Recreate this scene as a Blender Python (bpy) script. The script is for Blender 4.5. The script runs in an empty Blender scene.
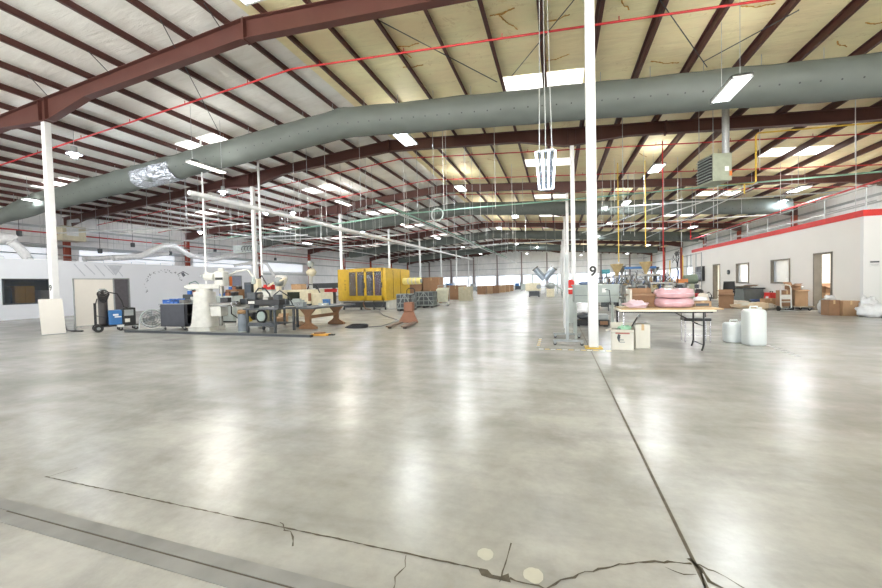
import bpy, math, random
from mathutils import Vector, Matrix
random.seed(7)
sc = bpy.context.scene
C = sc.collection
PI = math.pi
# ------------------------------------------------------------------ camera
F_PX, YAW, PITCH, ROLL, EYE = 369.13, .3054, .0262, -.0234, 1.3125
fw = Vector((-math.sin(YAW)*math.cos(PITCH), math.cos(YAW)*math.cos(PITCH), -math.sin(PITCH)))
rt = Vector((math.cos(YAW), math.sin(YAW), 0)); up = rt.cross(fw)
rt2 = rt*math.cos(ROLL)+up*math.sin(ROLL); up2 = -rt*math.sin(ROLL)+up*math.cos(ROLL)
cd = bpy.data.cameras.new('camera'); cam = bpy.data.objects.new('camera', cd); C.objects.link(cam)
cd.sensor_width = 36; cd.lens = F_PX/882*36; cd.clip_end = 400; cd.clip_start = .05
m = Matrix((rt2, up2, -fw)).transposed().to_4x4(); m.translation = (0, 0, EYE)
cam.matrix_world = m; sc.camera = cam
# ------------------------------------------------------------------ world, exposure
w = bpy.data.worlds.new('world'); sc.world = w; w.use_nodes = True
_nt = w.node_tree; _b = _nt.nodes['Background']; _b.inputs[1].default_value = 1.0
_tc = _nt.nodes.new('ShaderNodeTexCoord'); _sp = _nt.nodes.new('ShaderNodeSeparateXYZ'); _nt.links.new(_tc.outputs['Generated'], _sp.inputs[0])
_r = _nt.nodes.new('ShaderNodeValToRGB'); _nt.links.new(_sp.outputs['Z'], _r.inputs[0])      # bright lower half made up to light the ceiling, overcast sky above
_e = _r.color_ramp.elements; _e[0].position = 0.0; _e[0].color = (15, 14.5, 13.6, 1); _e[1].position = .02; _e[1].color = (3.2, 3.4, 3.6, 1)
_nt.links.new(_r.outputs[0], _b.inputs[0])
sc.view_settings.view_transform = 'Standard'; sc.view_settings.look = 'None'
sc.view_settings.exposure = 0.52; sc.view_settings.gamma = 1
sc.cycles.max_bounces = 8; sc.cycles.diffuse_bounces = 5; sc.cycles.glossy_bounces = 3
sc.cycles.sample_clamp_indirect = 6
LAMP_W = 105.0         # power of one ceiling fixture
# ------------------------------------------------------------------ pixel ray -> place in the building (survey of the photo)
def ray(x, y): return fw+rt2*((x-441)/F_PX)-up2*((y-294)/F_PX)
O = Vector((0, 0, EYE))
def G(x, y, z=0.0): d = ray(x, y); return O+d*((z-EYE)/d.z)
def at(x, y, Y): d = ray(x, y); return O+d*(Y/d.y)
def onx(x, y, X): d = ray(x, y); return O+d*(X/d.x)
RX, RZ, SL = -7.55, 8.22, .075            # ridge line of the rafters' top edge, slope
def roofz(X): return RZ-SL*abs(X-RX)
def roofp(x, y, off=0):
    d = ray(x, y)
    for s in (1, -1):
        t = (RZ+off-SL*s*(-RX)-EYE)/(d.z+SL*s*d.x); P = O+d*t
        if s*(P.x-RX) >= 0: return P
    return P
Y1, BAY = 7.767, 8.525
XA, XB, XL, XR, YF, YBK = -15.78, .66, -32.0, 16.9, 84.7, -9.0
def FY(i): return Y1+BAY*i
# ------------------------------------------------------------------ materials
def lin(c): return tuple(((v/255)/12.92 if v/255 <= .04045 else ((v/255+.055)/1.055)**2.4) for v in c)
MC = {}
def mat(name, col, rough=.6, metal=0, spec=.5, noise=.12, scale=6, bump=0, emit=0, alpha=1, srgb=True, coat=0, transmission=0):
    if name in MC: return MC[name]
    c = lin(col) if srgb else col
    M = bpy.data.materials.new(name); M.use_nodes = True; nt = M.node_tree; b = nt.nodes['Principled BSDF']
    b.inputs['Roughness'].default_value = rough; b.inputs['Metallic'].default_value = metal
    b.inputs['Specular IOR Level'].default_value = spec
    tc = nt.nodes.new('ShaderNodeTexCoord')
    n = nt.nodes.new('ShaderNodeTexNoise'); n.inputs['Scale'].default_value = scale; n.inputs['Detail'].default_value = 4
    nt.links.new(tc.outputs['Object'], n.inputs['Vector'])
    r = nt.nodes.new('ShaderNodeMapRange'); r.inputs[3].default_value = 1-noise; r.inputs[4].default_value = 1+noise
    r.inputs[1].default_value = .25; r.inputs[2].default_value = .75
    nt.links.new(n.outputs[0], r.inputs[0])
    mx = nt.nodes.new('ShaderNodeVectorMath'); mx.operation = 'SCALE'; mx.inputs[0].default_value = c
    nt.links.new(r.outputs[0], mx.inputs['Scale']); nt.links.new(mx.outputs[0], b.inputs['Base Color'])
    if bump:
        bp = nt.nodes.new('ShaderNodeBump'); bp.inputs['Strength'].default_value = bump; bp.inputs['Distance'].default_value = .05
        nt.links.new(n.outputs[0], bp.inputs['Height']); nt.links.new(bp.outputs[0], b.inputs['Normal'])
    if emit: b.inputs['Emission Color'].default_value = (*c, 1); b.inputs['Emission Strength'].default_value = emit
    if alpha < 1: b.inputs['Alpha'].default_value = alpha
    if coat: b.inputs['Coat Weight'].default_value = coat; b.inputs['Coat Roughness'].default_value = .15
    MC[name] = M; return M
def ramp(nt, src, stops):
    r = nt.nodes.new('ShaderNodeValToRGB'); e = r.color_ramp.elements
    while len(e) < len(stops): e.new(.5)
    for k, (p, c) in reversed(list(enumerate(stops))): e[k].position = p; e[k].color = (*c, 1) if len(c) == 3 else c
    nt.links.new(src, r.inputs[0]); return r
def mix(nt, f, a, b, mode='MIX'):
    x = nt.nodes.new('ShaderNodeMix'); x.data_type = 'RGBA'; x.blend_type = mode
    for s, v in ((0, f), (6, a), (7, b)):
        if isinstance(v, (int, float)): x.inputs[s].default_value = v
        elif isinstance(v, tuple): x.inputs[s].default_value = (*v[:3], 1)
        else: nt.links.new(v, x.inputs[s])
    return x.outputs[2]
def noise(nt, vec, scale, detail=5, rough=.55, dist=0, sc3=None):
    if sc3:
        mp = nt.nodes.new('ShaderNodeMapping'); mp.inputs['Scale'].default_value = sc3; nt.links.new(vec, mp.inputs[0]); vec = mp.outputs[0]
    n = nt.nodes.new('ShaderNodeTexNoise'); n.inputs['Scale'].default_value = scale; n.inputs['Detail'].default_value = detail
    n.inputs['Roughness'].default_value = rough; n.inputs['Distortion'].default_value = dist; nt.links.new(vec, n.inputs['Vector']); return n.outputs[0]
def floor_mat():
    M = bpy.data.materials.new('polished_concrete'); M.use_nodes = True; nt = M.node_tree; b = nt.nodes['Principled BSDF']
    v = nt.nodes.new('ShaderNodeTexCoord').outputs['Object']
    big = noise(nt, v, .35, 6, .6, .4); mid = noise(nt, v, 1.3, 9, .68, .2); fine = noise(nt, v, 14, 6, .7)
    sw = noise(nt, v, 1.3, 7, .62, .3, (.5, 2.0, 1))
    c = ramp(nt, big, [(.4, FL[0]), (.5, FL[1]), (.6, FL[2])]).outputs[0]
    c = mix(nt, .8, c, ramp(nt, mid, [(.36, (.79, .785, .77)), (.5, (.97, .97, .97)), (.64, (1.12, 1.12, 1.11))]).outputs[0], 'MULTIPLY')
    c = mix(nt, .75, c, ramp(nt, sw, [(.38, (.86, .86, .86)), (.5, (1, 1, 1)), (.62, (1.10, 1.10, 1.09))]).outputs[0], 'MULTIPLY')
    c = mix(nt, .30, c, ramp(nt, fine, [(.3, (.8, .8, .8)), (.6, (1.05, 1.05, 1.05))]).outputs[0], 'MULTIPLY')
    # dark worn stains
    st = noise(nt, v, .5, 9, .7, .2)
    c = mix(nt, ramp(nt, st, [(.53, (0, 0, 0)), (.66, (.45, .45, .45))]).outputs[0], c, (.20, .195, .18))
    nt.links.new(c, b.inputs['Base Color'])
    r = nt.nodes.new('ShaderNodeMapRange'); r.inputs[1].default_value = .3; r.inputs[2].default_value = .7
    r.inputs[3].default_value = .25; r.inputs[4].default_value = .33; nt.links.new(mid, r.inputs[0]); b.inputs['Roughness'].default_value = .27
    bp = nt.nodes.new('ShaderNodeBump'); bp.inputs['Strength'].default_value = .10; bp.inputs['Distance'].default_value = .02
    nt.links.new(sw, bp.inputs['Height']); nt.links.new(bp.outputs[0], b.inputs['Normal'])
    b.inputs['Specular IOR Level'].default_value = .5
    return M
FL = [(.33, .323, .295), (.375, .368, .34), (.415, .408, .38)]
def insul_mat(name, base, stain, amount, axis):
    # vinyl faced insulation: seams, sagging wrinkles, brown stains
    M = bpy.data.materials.new(name); M.use_nodes = True; nt = M.node_tree; b = nt.nodes['Principled BSDF']
    v = nt.nodes.new('ShaderNodeTexCoord').outputs['Object']
    n1 = noise(nt, v, .5, 5, .6); n2 = noise(nt, v, 2.0, 6, .6, .5, (.5, 2, 1) if axis == 'x' else (1, 1, .4)); n3 = noise(nt, v, .9, 8, .7, 2.0)
    c = ramp(nt, n1, [(.4, tuple(x*.93 for x in base)), (.6, tuple(min(.95, x*1.05) for x in base))]).outputs[0]
    c = mix(nt, .4, c, ramp(nt, n2, [(.36, (.84, .83, .81)), (.5, (1, 1, 1))]).outputs[0], 'MULTIPLY')
    c = mix(nt, ramp(nt, n3, [(.62, (0, 0, 0)), (.64, (amount*.6,)*3), (.66, (0, 0, 0))]).outputs[0], c, stain)
    sep = nt.nodes.new('ShaderNodeSeparateXYZ'); nt.links.new(v, sep.inputs[0])
    wv = nt.nodes.new('ShaderNodeMath'); wv.operation = 'FRACT'; dv = nt.nodes.new('ShaderNodeMath'); dv.operation = 'DIVIDE'; dv.inputs[1].default_value = 1.22
    nt.links.new(sep.outputs['Y'], dv.inputs[0]); nt.links.new(dv.outputs[0], wv.inputs[0])
    c = mix(nt, ramp(nt, wv.outputs[0], [(0, (.5, .5, .5)), (.012, (0, 0, 0)), (1, (0, 0, 0))]).outputs[0], c, tuple(x*.6 for x in base))
    nt.links.new(c, b.inputs['Base Color']); b.inputs['Roughness'].default_value = .5
    bp = nt.nodes.new('ShaderNodeBump'); bp.inputs['Strength'].default_value = .35; bp.inputs['Distance'].default_value = .08
    nt.links.new(n2, bp.inputs['Height']); nt.links.new(bp.outputs[0], b.inputs['Normal'])
    return M
MFLOOR = floor_mat()
MROOFL = insul_mat('white_roof_insulation', (.93, .91, .87), (.45, .35, .2), .15, 'x')
MROOFR = insul_mat('yellowed_roof_insulation', (.98, .84, .53), (.5, .33, .08), .75, 'x')
MWALLI = insul_mat('white_wall_insulation', (.92, .93, .94), (.55, .5, .45), .3, 'z')
MAROON = mat('maroon_steel', (84, 49, 43), .5, noise=.12, scale=2)
MAROOND = mat('maroon_purlin_steel', (78, 44, 38), .5, noise=.12, scale=2)
RUST = mat('red_oxide_column', (150, 70, 52), .55)
WHITE = mat('white_paint', (222, 223, 223), .45, noise=.03)
WALLW = mat('white_wall_paint', (236, 238, 243), .6, noise=.02, scale=1)
WALLR = mat('warm_white_wall_paint', (226, 222, 216), .6, noise=.02, scale=1)
RED = mat('red_paint', (205, 48, 42), .45)
SPRK = mat('red_sprinkler_paint', (190, 45, 48), .4)
DUCT = None
GREYM = mat('grey_metal', (150, 155, 155), .4, .3)
LGREY = mat('light_grey_paint', (176, 184, 180), .45)
DGREY = mat('dark_grey_metal', (70, 74, 78), .45, .2)
BLACK = mat('black_plastic', (28, 28, 30), .45)
CHROME = mat('chrome', (200, 200, 205), .2, 1)
STEEL = mat('stainless_steel', (128, 126, 120), .35, .7)
GALV = mat('galvanised_steel', (190, 194, 196), .4, .6, scale=20)
BEIGE = mat('beige_machine_paint', (214, 205, 178), .45)
CREAM = mat('cream_machine_paint', (208, 207, 200), .45)
YEL = mat('yellow_machine_paint', (200, 163, 38), .4)
YELP = mat('yellow_pipe_paint', (214, 180, 70), .45)
CARD = mat('cardboard', (172, 140, 108), .8, noise=.06)
CARDD = mat('brown_cardboard', (148, 114, 86), .8, noise=.08)
CARDW = mat('white_cardboard', (222, 219, 208), .7, noise=.05)
TAPE = mat('packing_tape', (200, 172, 130), .3)
WOOD = mat('plywood', (206, 182, 144), .6, noise=.1, scale=10)
BRWOOD = mat('brown_trestle_wood', (134, 98, 68), .55, noise=.15, scale=8)
PLAST = mat('white_poly_plastic', (220, 226, 226), .35, noise=.02)
BAG = mat('clear_white_bag', (232, 234, 236), .25, noise=.08, bump=.6, scale=9)
PINK = mat('pink_film', (206, 164, 172), .3, noise=.12, bump=.4, scale=7, coat=.5)
PINKS = mat('pink_sheet', (222, 196, 206), .5, noise=.05)
BLUE = mat('blue_paint', (52, 110, 170), .4)
BLUEB = mat('blue_bin_plastic', (62, 112, 190), .4)
GREEN = mat('green_pipe_paint', (125, 165, 150), .5)
ORANGE = mat('orange_brown_paint', (140, 92, 66), .5)
ORNG = mat('orange_paint', (225, 120, 50), .5)
TEAL = mat('teal_plastic', (60, 140, 150), .5)
GLASS = mat('dark_glass', (70, 78, 88), .08, noise=.3, scale=3)
FROST = mat('pale_window_glass', (190, 200, 212), .1, noise=.05, alpha=.45)
TUBE = mat('lit_fluorescent_tube', (245, 250, 255), .5, emit=14, noise=0)
TUBEW = mat('lit_warm_tube', (255, 250, 240), .5, emit=12, noise=0)
SKY = mat('lit_skylight_panel', (255, 252, 248), .5, emit=1.5, noise=.3, scale=4)
GLOWF = mat('glowing_far_panel', (240, 246, 255), .5, emit=.95, noise=.06, scale=3)
GLOW = mat('glowing_wall_panel', (238, 243, 250), .5, emit=.48, noise=.1, scale=3)  # glow stands in for brightly lit wall insulation
BULB = mat('lit_cool_bulb', (225, 235, 255), .5, emit=40, noise=0)
JOINT = mat('floor_joint_sealant', (92, 86, 74), .8, noise=.3, scale=20)
CRACK = mat('dark_crack_concrete', (84, 78, 66), .9, noise=.3, scale=30)  # dark strip colour for cracks and the track groove
PATCH = mat('pale_filler', (182, 180, 166), .6)
PLATE = mat('worn_steel_plate', (128, 127, 124), .5, 0, noise=.2, scale=5)
FOIL = mat('silver_film', (205, 212, 222), .15, .7, noise=.2, bump=.9, scale=14)
DUCTF = mat('grey_fabric_duct', (96, 103, 99), .6, noise=.08, scale=2, bump=.25)
FLEX = mat('white_flexible_duct', (224, 224, 224), .5, bump=.3, scale=8)
PAPER = mat('crumpled_paper', (222, 214, 200), .8, noise=.12, scale=12)
# ------------------------------------------------------------------ mesh helpers
class MB:
    def __init__(s): s.v = []; s.f = []; s.sm = []
    def add(s, vs, fs, smooth=False):
        o = len(s.v); s.v += [tuple(p) for p in vs]; s.f += [tuple(i+o for i in f) for f in fs]; s.sm += [smooth]*len(fs); return s
    def box(s, c, d, rz=0, rx=0, taper=1):
        hx, hy, hz = d[0]/2, d[1]/2, d[2]/2
        R = Matrix.Rotation(rz, 3, 'Z') @ Matrix.Rotation(rx, 3, 'X'); c = Vector(c)
        vs = [c+R @ Vector((x*hx*(taper if z < 0 else 1), y*hy*(taper if z < 0 else 1), z*hz)) for z in (-1, 1) for x, y in ((-1, -1), (1, -1), (1, 1), (-1, 1))]
        return s.add(vs, [(0, 3, 2, 1), (4, 5, 6, 7), (0, 1, 5, 4), (1, 2, 6, 5), (2, 3, 7, 6), (3, 0, 4, 7)])
    def bx(s, x0, x1, y0, y1, z0, z1): return s.box(((x0+x1)/2, (y0+y1)/2, (z0+z1)/2), (abs(x1-x0), abs(y1-y0), abs(z1-z0)))
    def bar(s, p, q, w, h=None):
        h = h or w; p, q = Vector(p), Vector(q); d = (q-p); L = d.length; d.normalize()
        a = Vector((0, 0, 1)) if abs(d.z) < .95 else Vector((0, 1, 0))
        u = d.cross(a).normalized(); v = u.cross(d)
        vs = [e+u*(i*w/2)+v*(j*h/2) for e in (p, q) for i, j in ((-1, -1), (1, -1), (1, 1), (-1, 1))]
        return s.add(vs, [(0, 3, 2, 1), (4, 5, 6, 7), (0, 1, 5, 4), (1, 2, 6, 5), (2, 3, 7, 6), (3, 0, 4, 7)])
    def tube(s, pts, r, n=10, closed=False, caps=True):
        pts = [Vector(p) for p in pts]; rr = r if isinstance(r, (list, tuple)) else [r]*len(pts); N = len(pts); rings = []
        up0 = None
        for k, p in enumerate(pts):
            a = pts[(k-1) % N] if (closed or k > 0) else p; b = pts[(k+1) % N] if (closed or k < N-1) else p
            d = (b-a).normalized()
            if up0 is None: up0 = Vector((0, 0, 1)) if abs(d.z) < .9 else Vector((0, 1, 0))
            u = d.cross(up0)
            if u.length < 1e-4: u = d.cross(Vector((1, 0, 0)))
            u.normalize(); v = u.cross(d); up0 = v if abs(d.z) > .5 or up0 is None else up0
            rings.append([p+(u*math.cos(t)+v*math.sin(t))*rr[k] for t in [2*PI*i/n for i in range(n)]])
        vs = [q for R_ in rings for q in R_]; fs = []
        for k in range(N if closed else N-1):
            k2 = (k+1) % N
            for i in range(n): fs.append((k*n+i, k*n+(i+1) % n, k2*n+(i+1) % n, k2*n+i))
        s.add(vs, fs, True)
        if caps and not closed:
            s.add(rings[0], [tuple(range(n))]); s.add(rings[-1], [tuple(range(n-1, -1, -1))])
        return s
    def cyl(s, p, q, r, n=14, r2=None): return s.tube([p, q], [r, r if r2 is None else r2], n)
    def lathe(s, prof, c=(0, 0, 0), n=20, sq=1):
        c = Vector(c); vs = []; fs = []
        for r, z in prof: vs += [c+Vector((r*math.cos(t), r*math.sin(t)*sq, z)) for t in [2*PI*i/n for i in range(n)]]
        for k in range(len(prof)-1):
            for i in range(n): fs.append((k*n+i, k*n+(i+1) % n, (k+1)*n+(i+1) % n, (k+1)*n+i))
        return s.add(vs, fs, True)
    def disc(s, c, r, nrm, n=16):
        c = Vector(c); nrm = Vector(nrm).normalized(); u = nrm.orthogonal().normalized(); v = nrm.cross(u)
        return s.add([c+u*math.cos(2*PI*i/n)*r+v*math.sin(2*PI*i/n)*r for i in range(n)], [tuple(range(n))])
    def ext(s, poly, a0, a1, axis='y'):
        # extrude a polygon (2d) between a0 and a1 along axis
        f = {'y': lambda p, a: (p[0], a, p[1]), 'x': lambda p, a: (a, p[0], p[1]), 'z': lambda p, a: (p[0], p[1], a)}[axis]
        n = len(poly); vs = [f(p, a0) for p in poly]+[f(p, a1) for p in poly]
        return s.add(vs, [tuple(range(n)), tuple(range(2*n-1, n-1, -1))]+[(i, (i+1) % n, (i+1) % n+n, i+n) for i in range(n)])
    def blob(s, c, r, n=14, rough=.15, seed=0, flat=None, pw=1.0):
        rnd = random.Random(seed); vs = []; fs = []; c = Vector(c); m_ = n
        ph = [rnd.uniform(0, 6.28) for _ in range(8)]
        for j in range(1, n):
            th = PI*j/n
            for i in range(m_):
                t = 2*PI*i/m_
                sgn = lambda q: math.copysign(abs(q)**pw, q)
                d = Vector((sgn(math.sin(th))*sgn(math.cos(t)), sgn(math.sin(th))*sgn(math.sin(t)), sgn(math.cos(th))))
                k = 1+rough*(math.sin(3*t+ph[0]+2*th)+math.sin(5*t-3*th+ph[1])*.7+math.sin(7*th+2*t+ph[2])*.5+rnd.uniform(-.6, .6))/2
                p = Vector((d.x*r[0]*k, d.y*r[1]*k, d.z*r[2]*k))
                if flat is not None: p.z = max(p.z, flat)
                vs.append(c+p)
        vs.append(c+Vector((0, 0, r[2]))); vs.append(c+Vector((0, 0, -r[2] if flat is None else flat)))
        for j in range(n-2):
            for i in range(m_): fs.append((j*m_+i, (j+1)*m_+i, (j+1)*m_+(i+1) % m_, j*m_+(i+1) % m_))
        T = len(vs)-2
        for i in range(m_): fs.append((T, i, (i+1) % m_)); b = (n-2)*m_; fs.append((T+1, b+(i+1) % m_, b+i))
        return s.add(vs, fs, True)
    def build(s, name, material, parent=None, bev=0, loc=None, rz=0):
        me = bpy.data.meshes.new(name); me.from_pydata(s.v, [], s.f); me.polygons.foreach_set('use_smooth', s.sm)
        me.materials.append(material); me.update()
        o = bpy.data.objects.new(name, me); C.objects.link(o)
        if parent: o.parent = parent
        if loc is not None: o.location = loc
        if rz: o.rotation_euler[2] = rz
        if bev:
            b = o.modifiers.new('bevel', 'BEVEL'); b.width = bev; b.segments = 2; b.limit_method = 'ANGLE'; b.angle_limit = .6
        return o
def tag(o, label, cat, group=None):
    o['label'] = label; o['category'] = cat
    if group: o['group'] = group
    return o
def thing(name, label, cat, loc=(0, 0, 0), rz=0, group=None):
    o = bpy.data.objects.new(name, None); C.objects.link(o); o.location = loc; o.rotation_euler = (0, 0, rz)
    o.empty_display_size = .1; return tag(o, label, cat, group)
def struct(o): o['kind'] = 'structure'; return o
def dup(root, loc, rz=0, label=None, group=None, scale=None):
    def cp(o, par):
        c = o.copy(); C.objects.link(c); c.parent = par
        for ch in list(o.children): cp(ch, c)
        return c
    r = cp(root, None); r.location = loc; r.rotation_euler = (0, 0, rz)
    if label: r['label'] = label
    if group: r['group'] = group
    if scale: r.scale = (scale,)*3
    return r
def face(P): return math.atan2(-P[0], P[1])      # turn that sets a thing square to the camera's side of the hall
def text(name, body, size, loc, rot, material, parent=None, ext=.002):
    cu = bpy.data.curves.new(name, 'FONT'); cu.body = body; cu.size = size; cu.align_x = 'CENTER'; cu.align_y = 'CENTER'; cu.extrude = ext; cu.offset = .006
    cu.materials.append(material); o = bpy.data.objects.new(name, cu); C.objects.link(o); o.location = loc; o.rotation_euler = rot
    if parent: o.parent = parent
    return o
# ------------------------------------------------------------------ floor, walls, roof
def nth(k): return ['first', 'second', 'third', 'fourth', 'fifth', 'sixth', 'seventh', 'eighth', 'ninth', 'tenth', 'eleventh', 'twelfth', 'thirteenth', 'fourteenth', 'fifteenth', 'sixteenth', 'seventeenth', 'eighteenth', 'nineteenth'][k]
fl = struct(MB().bx(XL-.3, XR+.3, YBK-6, YF+.3, -.3, 0).build('floor', MFLOOR))
def strip(pts, wid, z=.0015, seed=0, jag=0.0):
    rnd = random.Random(seed); b = MB(); L = []; pts = [Vector((p[0], p[1], 0)) for p in pts]
    fine = []
    for a, c in zip(pts, pts[1:]):
        n = max(1, int((c-a).length/.03)) if jag else 1
        for i in range(n): fine.append(a.lerp(c, i/n))
    fine.append(pts[-1])
    if jag: fine = [fine[0]]+[p+Vector((rnd.uniform(-jag, jag), rnd.uniform(-jag, jag), 0)) for p in fine[1:-1]]+[fine[-1]]
    vs = []
    for k, p in enumerate(fine):
        d = (fine[min(k+1, len(fine)-1)]-fine[max(k-1, 0)]).normalized(); nn = Vector((-d.y, d.x, 0))
        ww = wid*(rnd.uniform(.35, 1.5) if jag else 1)/2
        vs += [(*(p+nn*ww).xy, z), (*(p-nn*ww).xy, z)]
    b.add(vs, [(2*k, 2*k+1, 2*k+3, 2*k+2) for k in range(len(fine)-1)]); return b
def fj(name, pts, wid, m_=JOINT, z=.0015, seed=0, jag=0): return struct(strip(pts, wid, z, seed, jag).build(name, m_, fl))
# control joints
fj('control_joint', [(.585, 1.2), (.6, 84)], .018, JOINT, jag=.0)
fj('control_joint', [(-3.52, 1.63), (-.36, 1.63)], .009, CRACK, jag=.002, seed=2)
fj('control_joint', [(-3.5, 1.63), (-3.45, 1.78)], .005, CRACK)
for y_ in (16.3, 33.3, 50.4, 67.4): fj('control_joint', [(XL, y_), (XR, y_)], .03)
for x_ in (-7.55, -15.78, -24, 9): fj('control_joint', [(x_, 2.2), (x_, 84)], .012)
# cracks
fj('floor_crack', [(-.36, 1.63), (-.30, 1.60), (-.22, 1.615)], .035, CRACK, seed=3, jag=.006)
fj('floor_crack', [(-.22, 1.615), (-.07, 1.60), (0, 1.66), (.1, 1.74), (.25, 1.83), (.42, 1.90), (.57, 1.925)], .010, CRACK, seed=4, jag=.007)
fj('floor_crack', [(.57, 1.96), (.60, 1.86), (.66, 1.77), (.71, 1.68), (.73, 1.62)], .020, CRACK, seed=5, jag=.012)
fj('floor_crack', [(.57, 1.93), (.66, 1.90), (.76, 1.80), (.84, 1.74), (.95, 1.70)], .008, CRACK, seed=6, jag=.01)
fj('floor_crack', [(.60, 1.90), (.585, 1.79), (.585, 1.62)], .012, CRACK, seed=8, jag=.006)
fj('floor_crack', [(.45, 1.87), (.52, 1.84), (.57, 1.86)], .005, CRACK, seed=9, jag=.006)
fj('floor_crack', [(-.24, 1.84), (-.25, 1.70), (-.26, 1.58)], .006, CRACK, seed=10, jag=.002)
fj('floor_crack', [(-.72, 1.62), (-.70, 1.55), (-.71, 1.48), (-.69, 1.40)], .006, CRACK, seed=11, jag=.008)
fj('floor_crack', [(-1.5, 1.66), (-1.38, 1.6), (-1.3, 1.52)], .008, CRACK, seed=12, jag=.02)
for (x_, y_, r_) in ((-.35, 1.73, .035), (-.12, 1.66, .04)):
    o_ = MB(); rnd = random.Random(3); o_.add([(x_+r_*(1+.25*rnd.random())*math.cos(t), y_+r_*(1+.25*rnd.random())*math.sin(t), .002) for t in [2*PI*i/18 for i in range(18)]], [tuple(range(18))])
    struct(o_.build('floor_patch', PATCH, fl))
# threshold plates of the floor trench
th = thing('floor_track', 'worn grey steel track plates set in the floor, bottom left corner', 'floor track', (0, 0, 0))
for y0, y1 in ((1.225, 1.295), (1.305, 1.375)): MB().bx(-3.42, -.35, y0, y1, 0, .004).build('track_plate', PLATE, th)
MB().bx(-3.2, -.35, 1.296, 1.304, 0, .0025).build('track_groove', CRACK, th)
# outer walls
def wall(name, b, m_): return struct(b.build(name, m_))
wall('wall_left', MB().bx(XL-.2, XL, YBK, YF, 0, roofz(XL)+.4), MWALLI)
wall('wall_right', MB().bx(XR, XR+.2, YBK, YF, 0, roofz(XR)+.4), MWALLI)
far = wall('wall_far', MB().ext([(XL, 0), (XR, 0), (XR, roofz(XR)+.3), (RX, RZ+.3), (XL, roofz(XL)+.3)], YF, YF+.2), MWALLI)
wall('wall_back', MB().bx(XL, XR, YBK-.2, YBK, 5.2, 8.6).bx(XL, -28, YBK-.2, YBK, 0, 5.2).bx(-17, -14, YBK-.2, YBK, 0, 5.2).bx(-1, 1, YBK-.2, YBK, 0, 5.2).bx(14, XR, YBK-.2, YBK, 0, 5.2), MWALLI)  # openings behind the camera, unseen, put in to admit world light
struct(MB().bx(XL, XR, YF-.06, YF-.02, 0, 2.5).build('trim_far', WALLW))
# roof: two slopes with openings left for nothing, insulation facing down
def slope(x0, x1, mt):
    b = MB(); z0, z1 = roofz(x0)+.21, roofz(x1)+.21
    b.add([(x0, YBK, z0), (x1, YBK, z1), (x1, YF, z1), (x0, YF, z0), (x0, YBK, z0+.15), (x1, YBK, z1+.15), (x1, YF, z1+.15), (x0, YF, z0+.15)],
          [(0, 1, 2, 3), (7, 6, 5, 4), (0, 4, 5, 1), (1, 5, 6, 2), (2, 6, 7, 3), (3, 7, 4, 0)])
    return struct(b.build('ceiling', mt))
slope(XL, RX, MROOFL); slope(RX, XR, MROOFR)
# purlins
def purlin_b():
    b = MB(); t = .012
    b.bx(-t/2, t/2, YBK, YF, 0, .2).bx(0, .075, YBK, YF, 0, t).bx(-.075, 0, YBK, YF, .2-t, .2).bx(.065, .075, YBK, YF, 0, .03)
    return b
pm = purlin_b()
first = None
for sgn, side in ((1, 'right'), (-1, 'left')):
    for k in range(18):
        X_ = RX+sgn*(.585+1.335*k)
        if not XL+.1 < X_ < XR-.1: continue
        lab = 'long maroon roof purlin on the %s slope, %s from the ridge' % (side, nth(k))
        if first is None: first = o = pm.build('roof_purlin', MAROOND)
        else: o = first.copy(); C.objects.link(o)
        o.location = (X_, 0, roofz(X_)+.004); tag(o, lab, 'purlin', 'roof purlins')
# rafters
def bottom_profile():
    pts = [(XL+.25, roofz(XL)-.75), (XL+2.4, roofz(XL+2.4)-.45)]
    for xc in (XA, XB):
        pts += [(xc-2.1, roofz(xc-2.1)-.46), (xc-.3, roofz(xc)-.71), (xc+.3, roofz(xc)-.71), (xc+2.1, roofz(xc+2.1)-.46)]
        if xc == XA: pts += [(RX-.2, RZ-.53), (RX+.2, RZ-.53)]
    pts += [(XR-2.4, roofz(XR-2.4)-.45), (XR-.25, roofz(XR)-.75)]
    return pts
BP = bottom_profile(); TP = [(XL+.25, roofz(XL)), (RX, RZ), (XR-.25, roofz(XR))]
def flange(pts, t, up_):
    b = MB()
    for (a, za), (c, zc) in zip(pts, pts[1:]):
        b.add([(a, -.11, za), (c, -.11, zc), (c, .11, zc), (a, .11, za), (a, -.11, za+t*up_), (c, -.11, zc+t*up_), (c, .11, zc+t*up_), (a, .11, za+t*up_)],
              [(0, 1, 2, 3), (7, 6, 5, 4), (0, 4, 5, 1), (1, 5, 6, 2), (2, 6, 7, 3), (3, 7, 4, 0)])
    return b
raf = thing('roof_rafter', 'x', 'roof beam', (0, 0, 0))
web = MB()
allx = sorted(set([p[0] for p in BP+TP]))
def interp(P, x):
    for (a, za), (c, zc) in zip(P, P[1:]):
        if a <= x <= c: return za+(zc-za)*(x-a)/(c-a)
for a, c in zip(allx, allx[1:]):
    web.add([(xx, y, zz) for y in (-.01, .01) for xx, zz in ((a, interp(BP, a)), (c, interp(BP, c)), (c, interp(TP, c)), (a, interp(TP, a)))], [(0, 1, 2, 3), (7, 6, 5, 4), (0, 4, 5, 1), (2, 6, 7, 3)])
web.build('web', MAROON, raf); flange(TP, .018, -1).build('top_flange', MAROON, raf); flange(BP, .018, 1).build('bottom_flange', MAROON, raf)
for x_ in (XA-.16, XA+.16, XB-.16, XB+.16): MB().bx(x_-.008, x_+.008, -.105, .105, roofz(x_)-.69, roofz(x_)-.02).build('stiffener', MAROON, raf)
for x_ in (RX, RX+11.6, RX-11.6): MB().bx(x_-.03, x_+.03, -.12, .12, roofz(x_)-.56 if x_ == RX else roofz(x_)-.5, roofz(x_)+.01).build('splice_plate', MAROON, raf)
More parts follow.
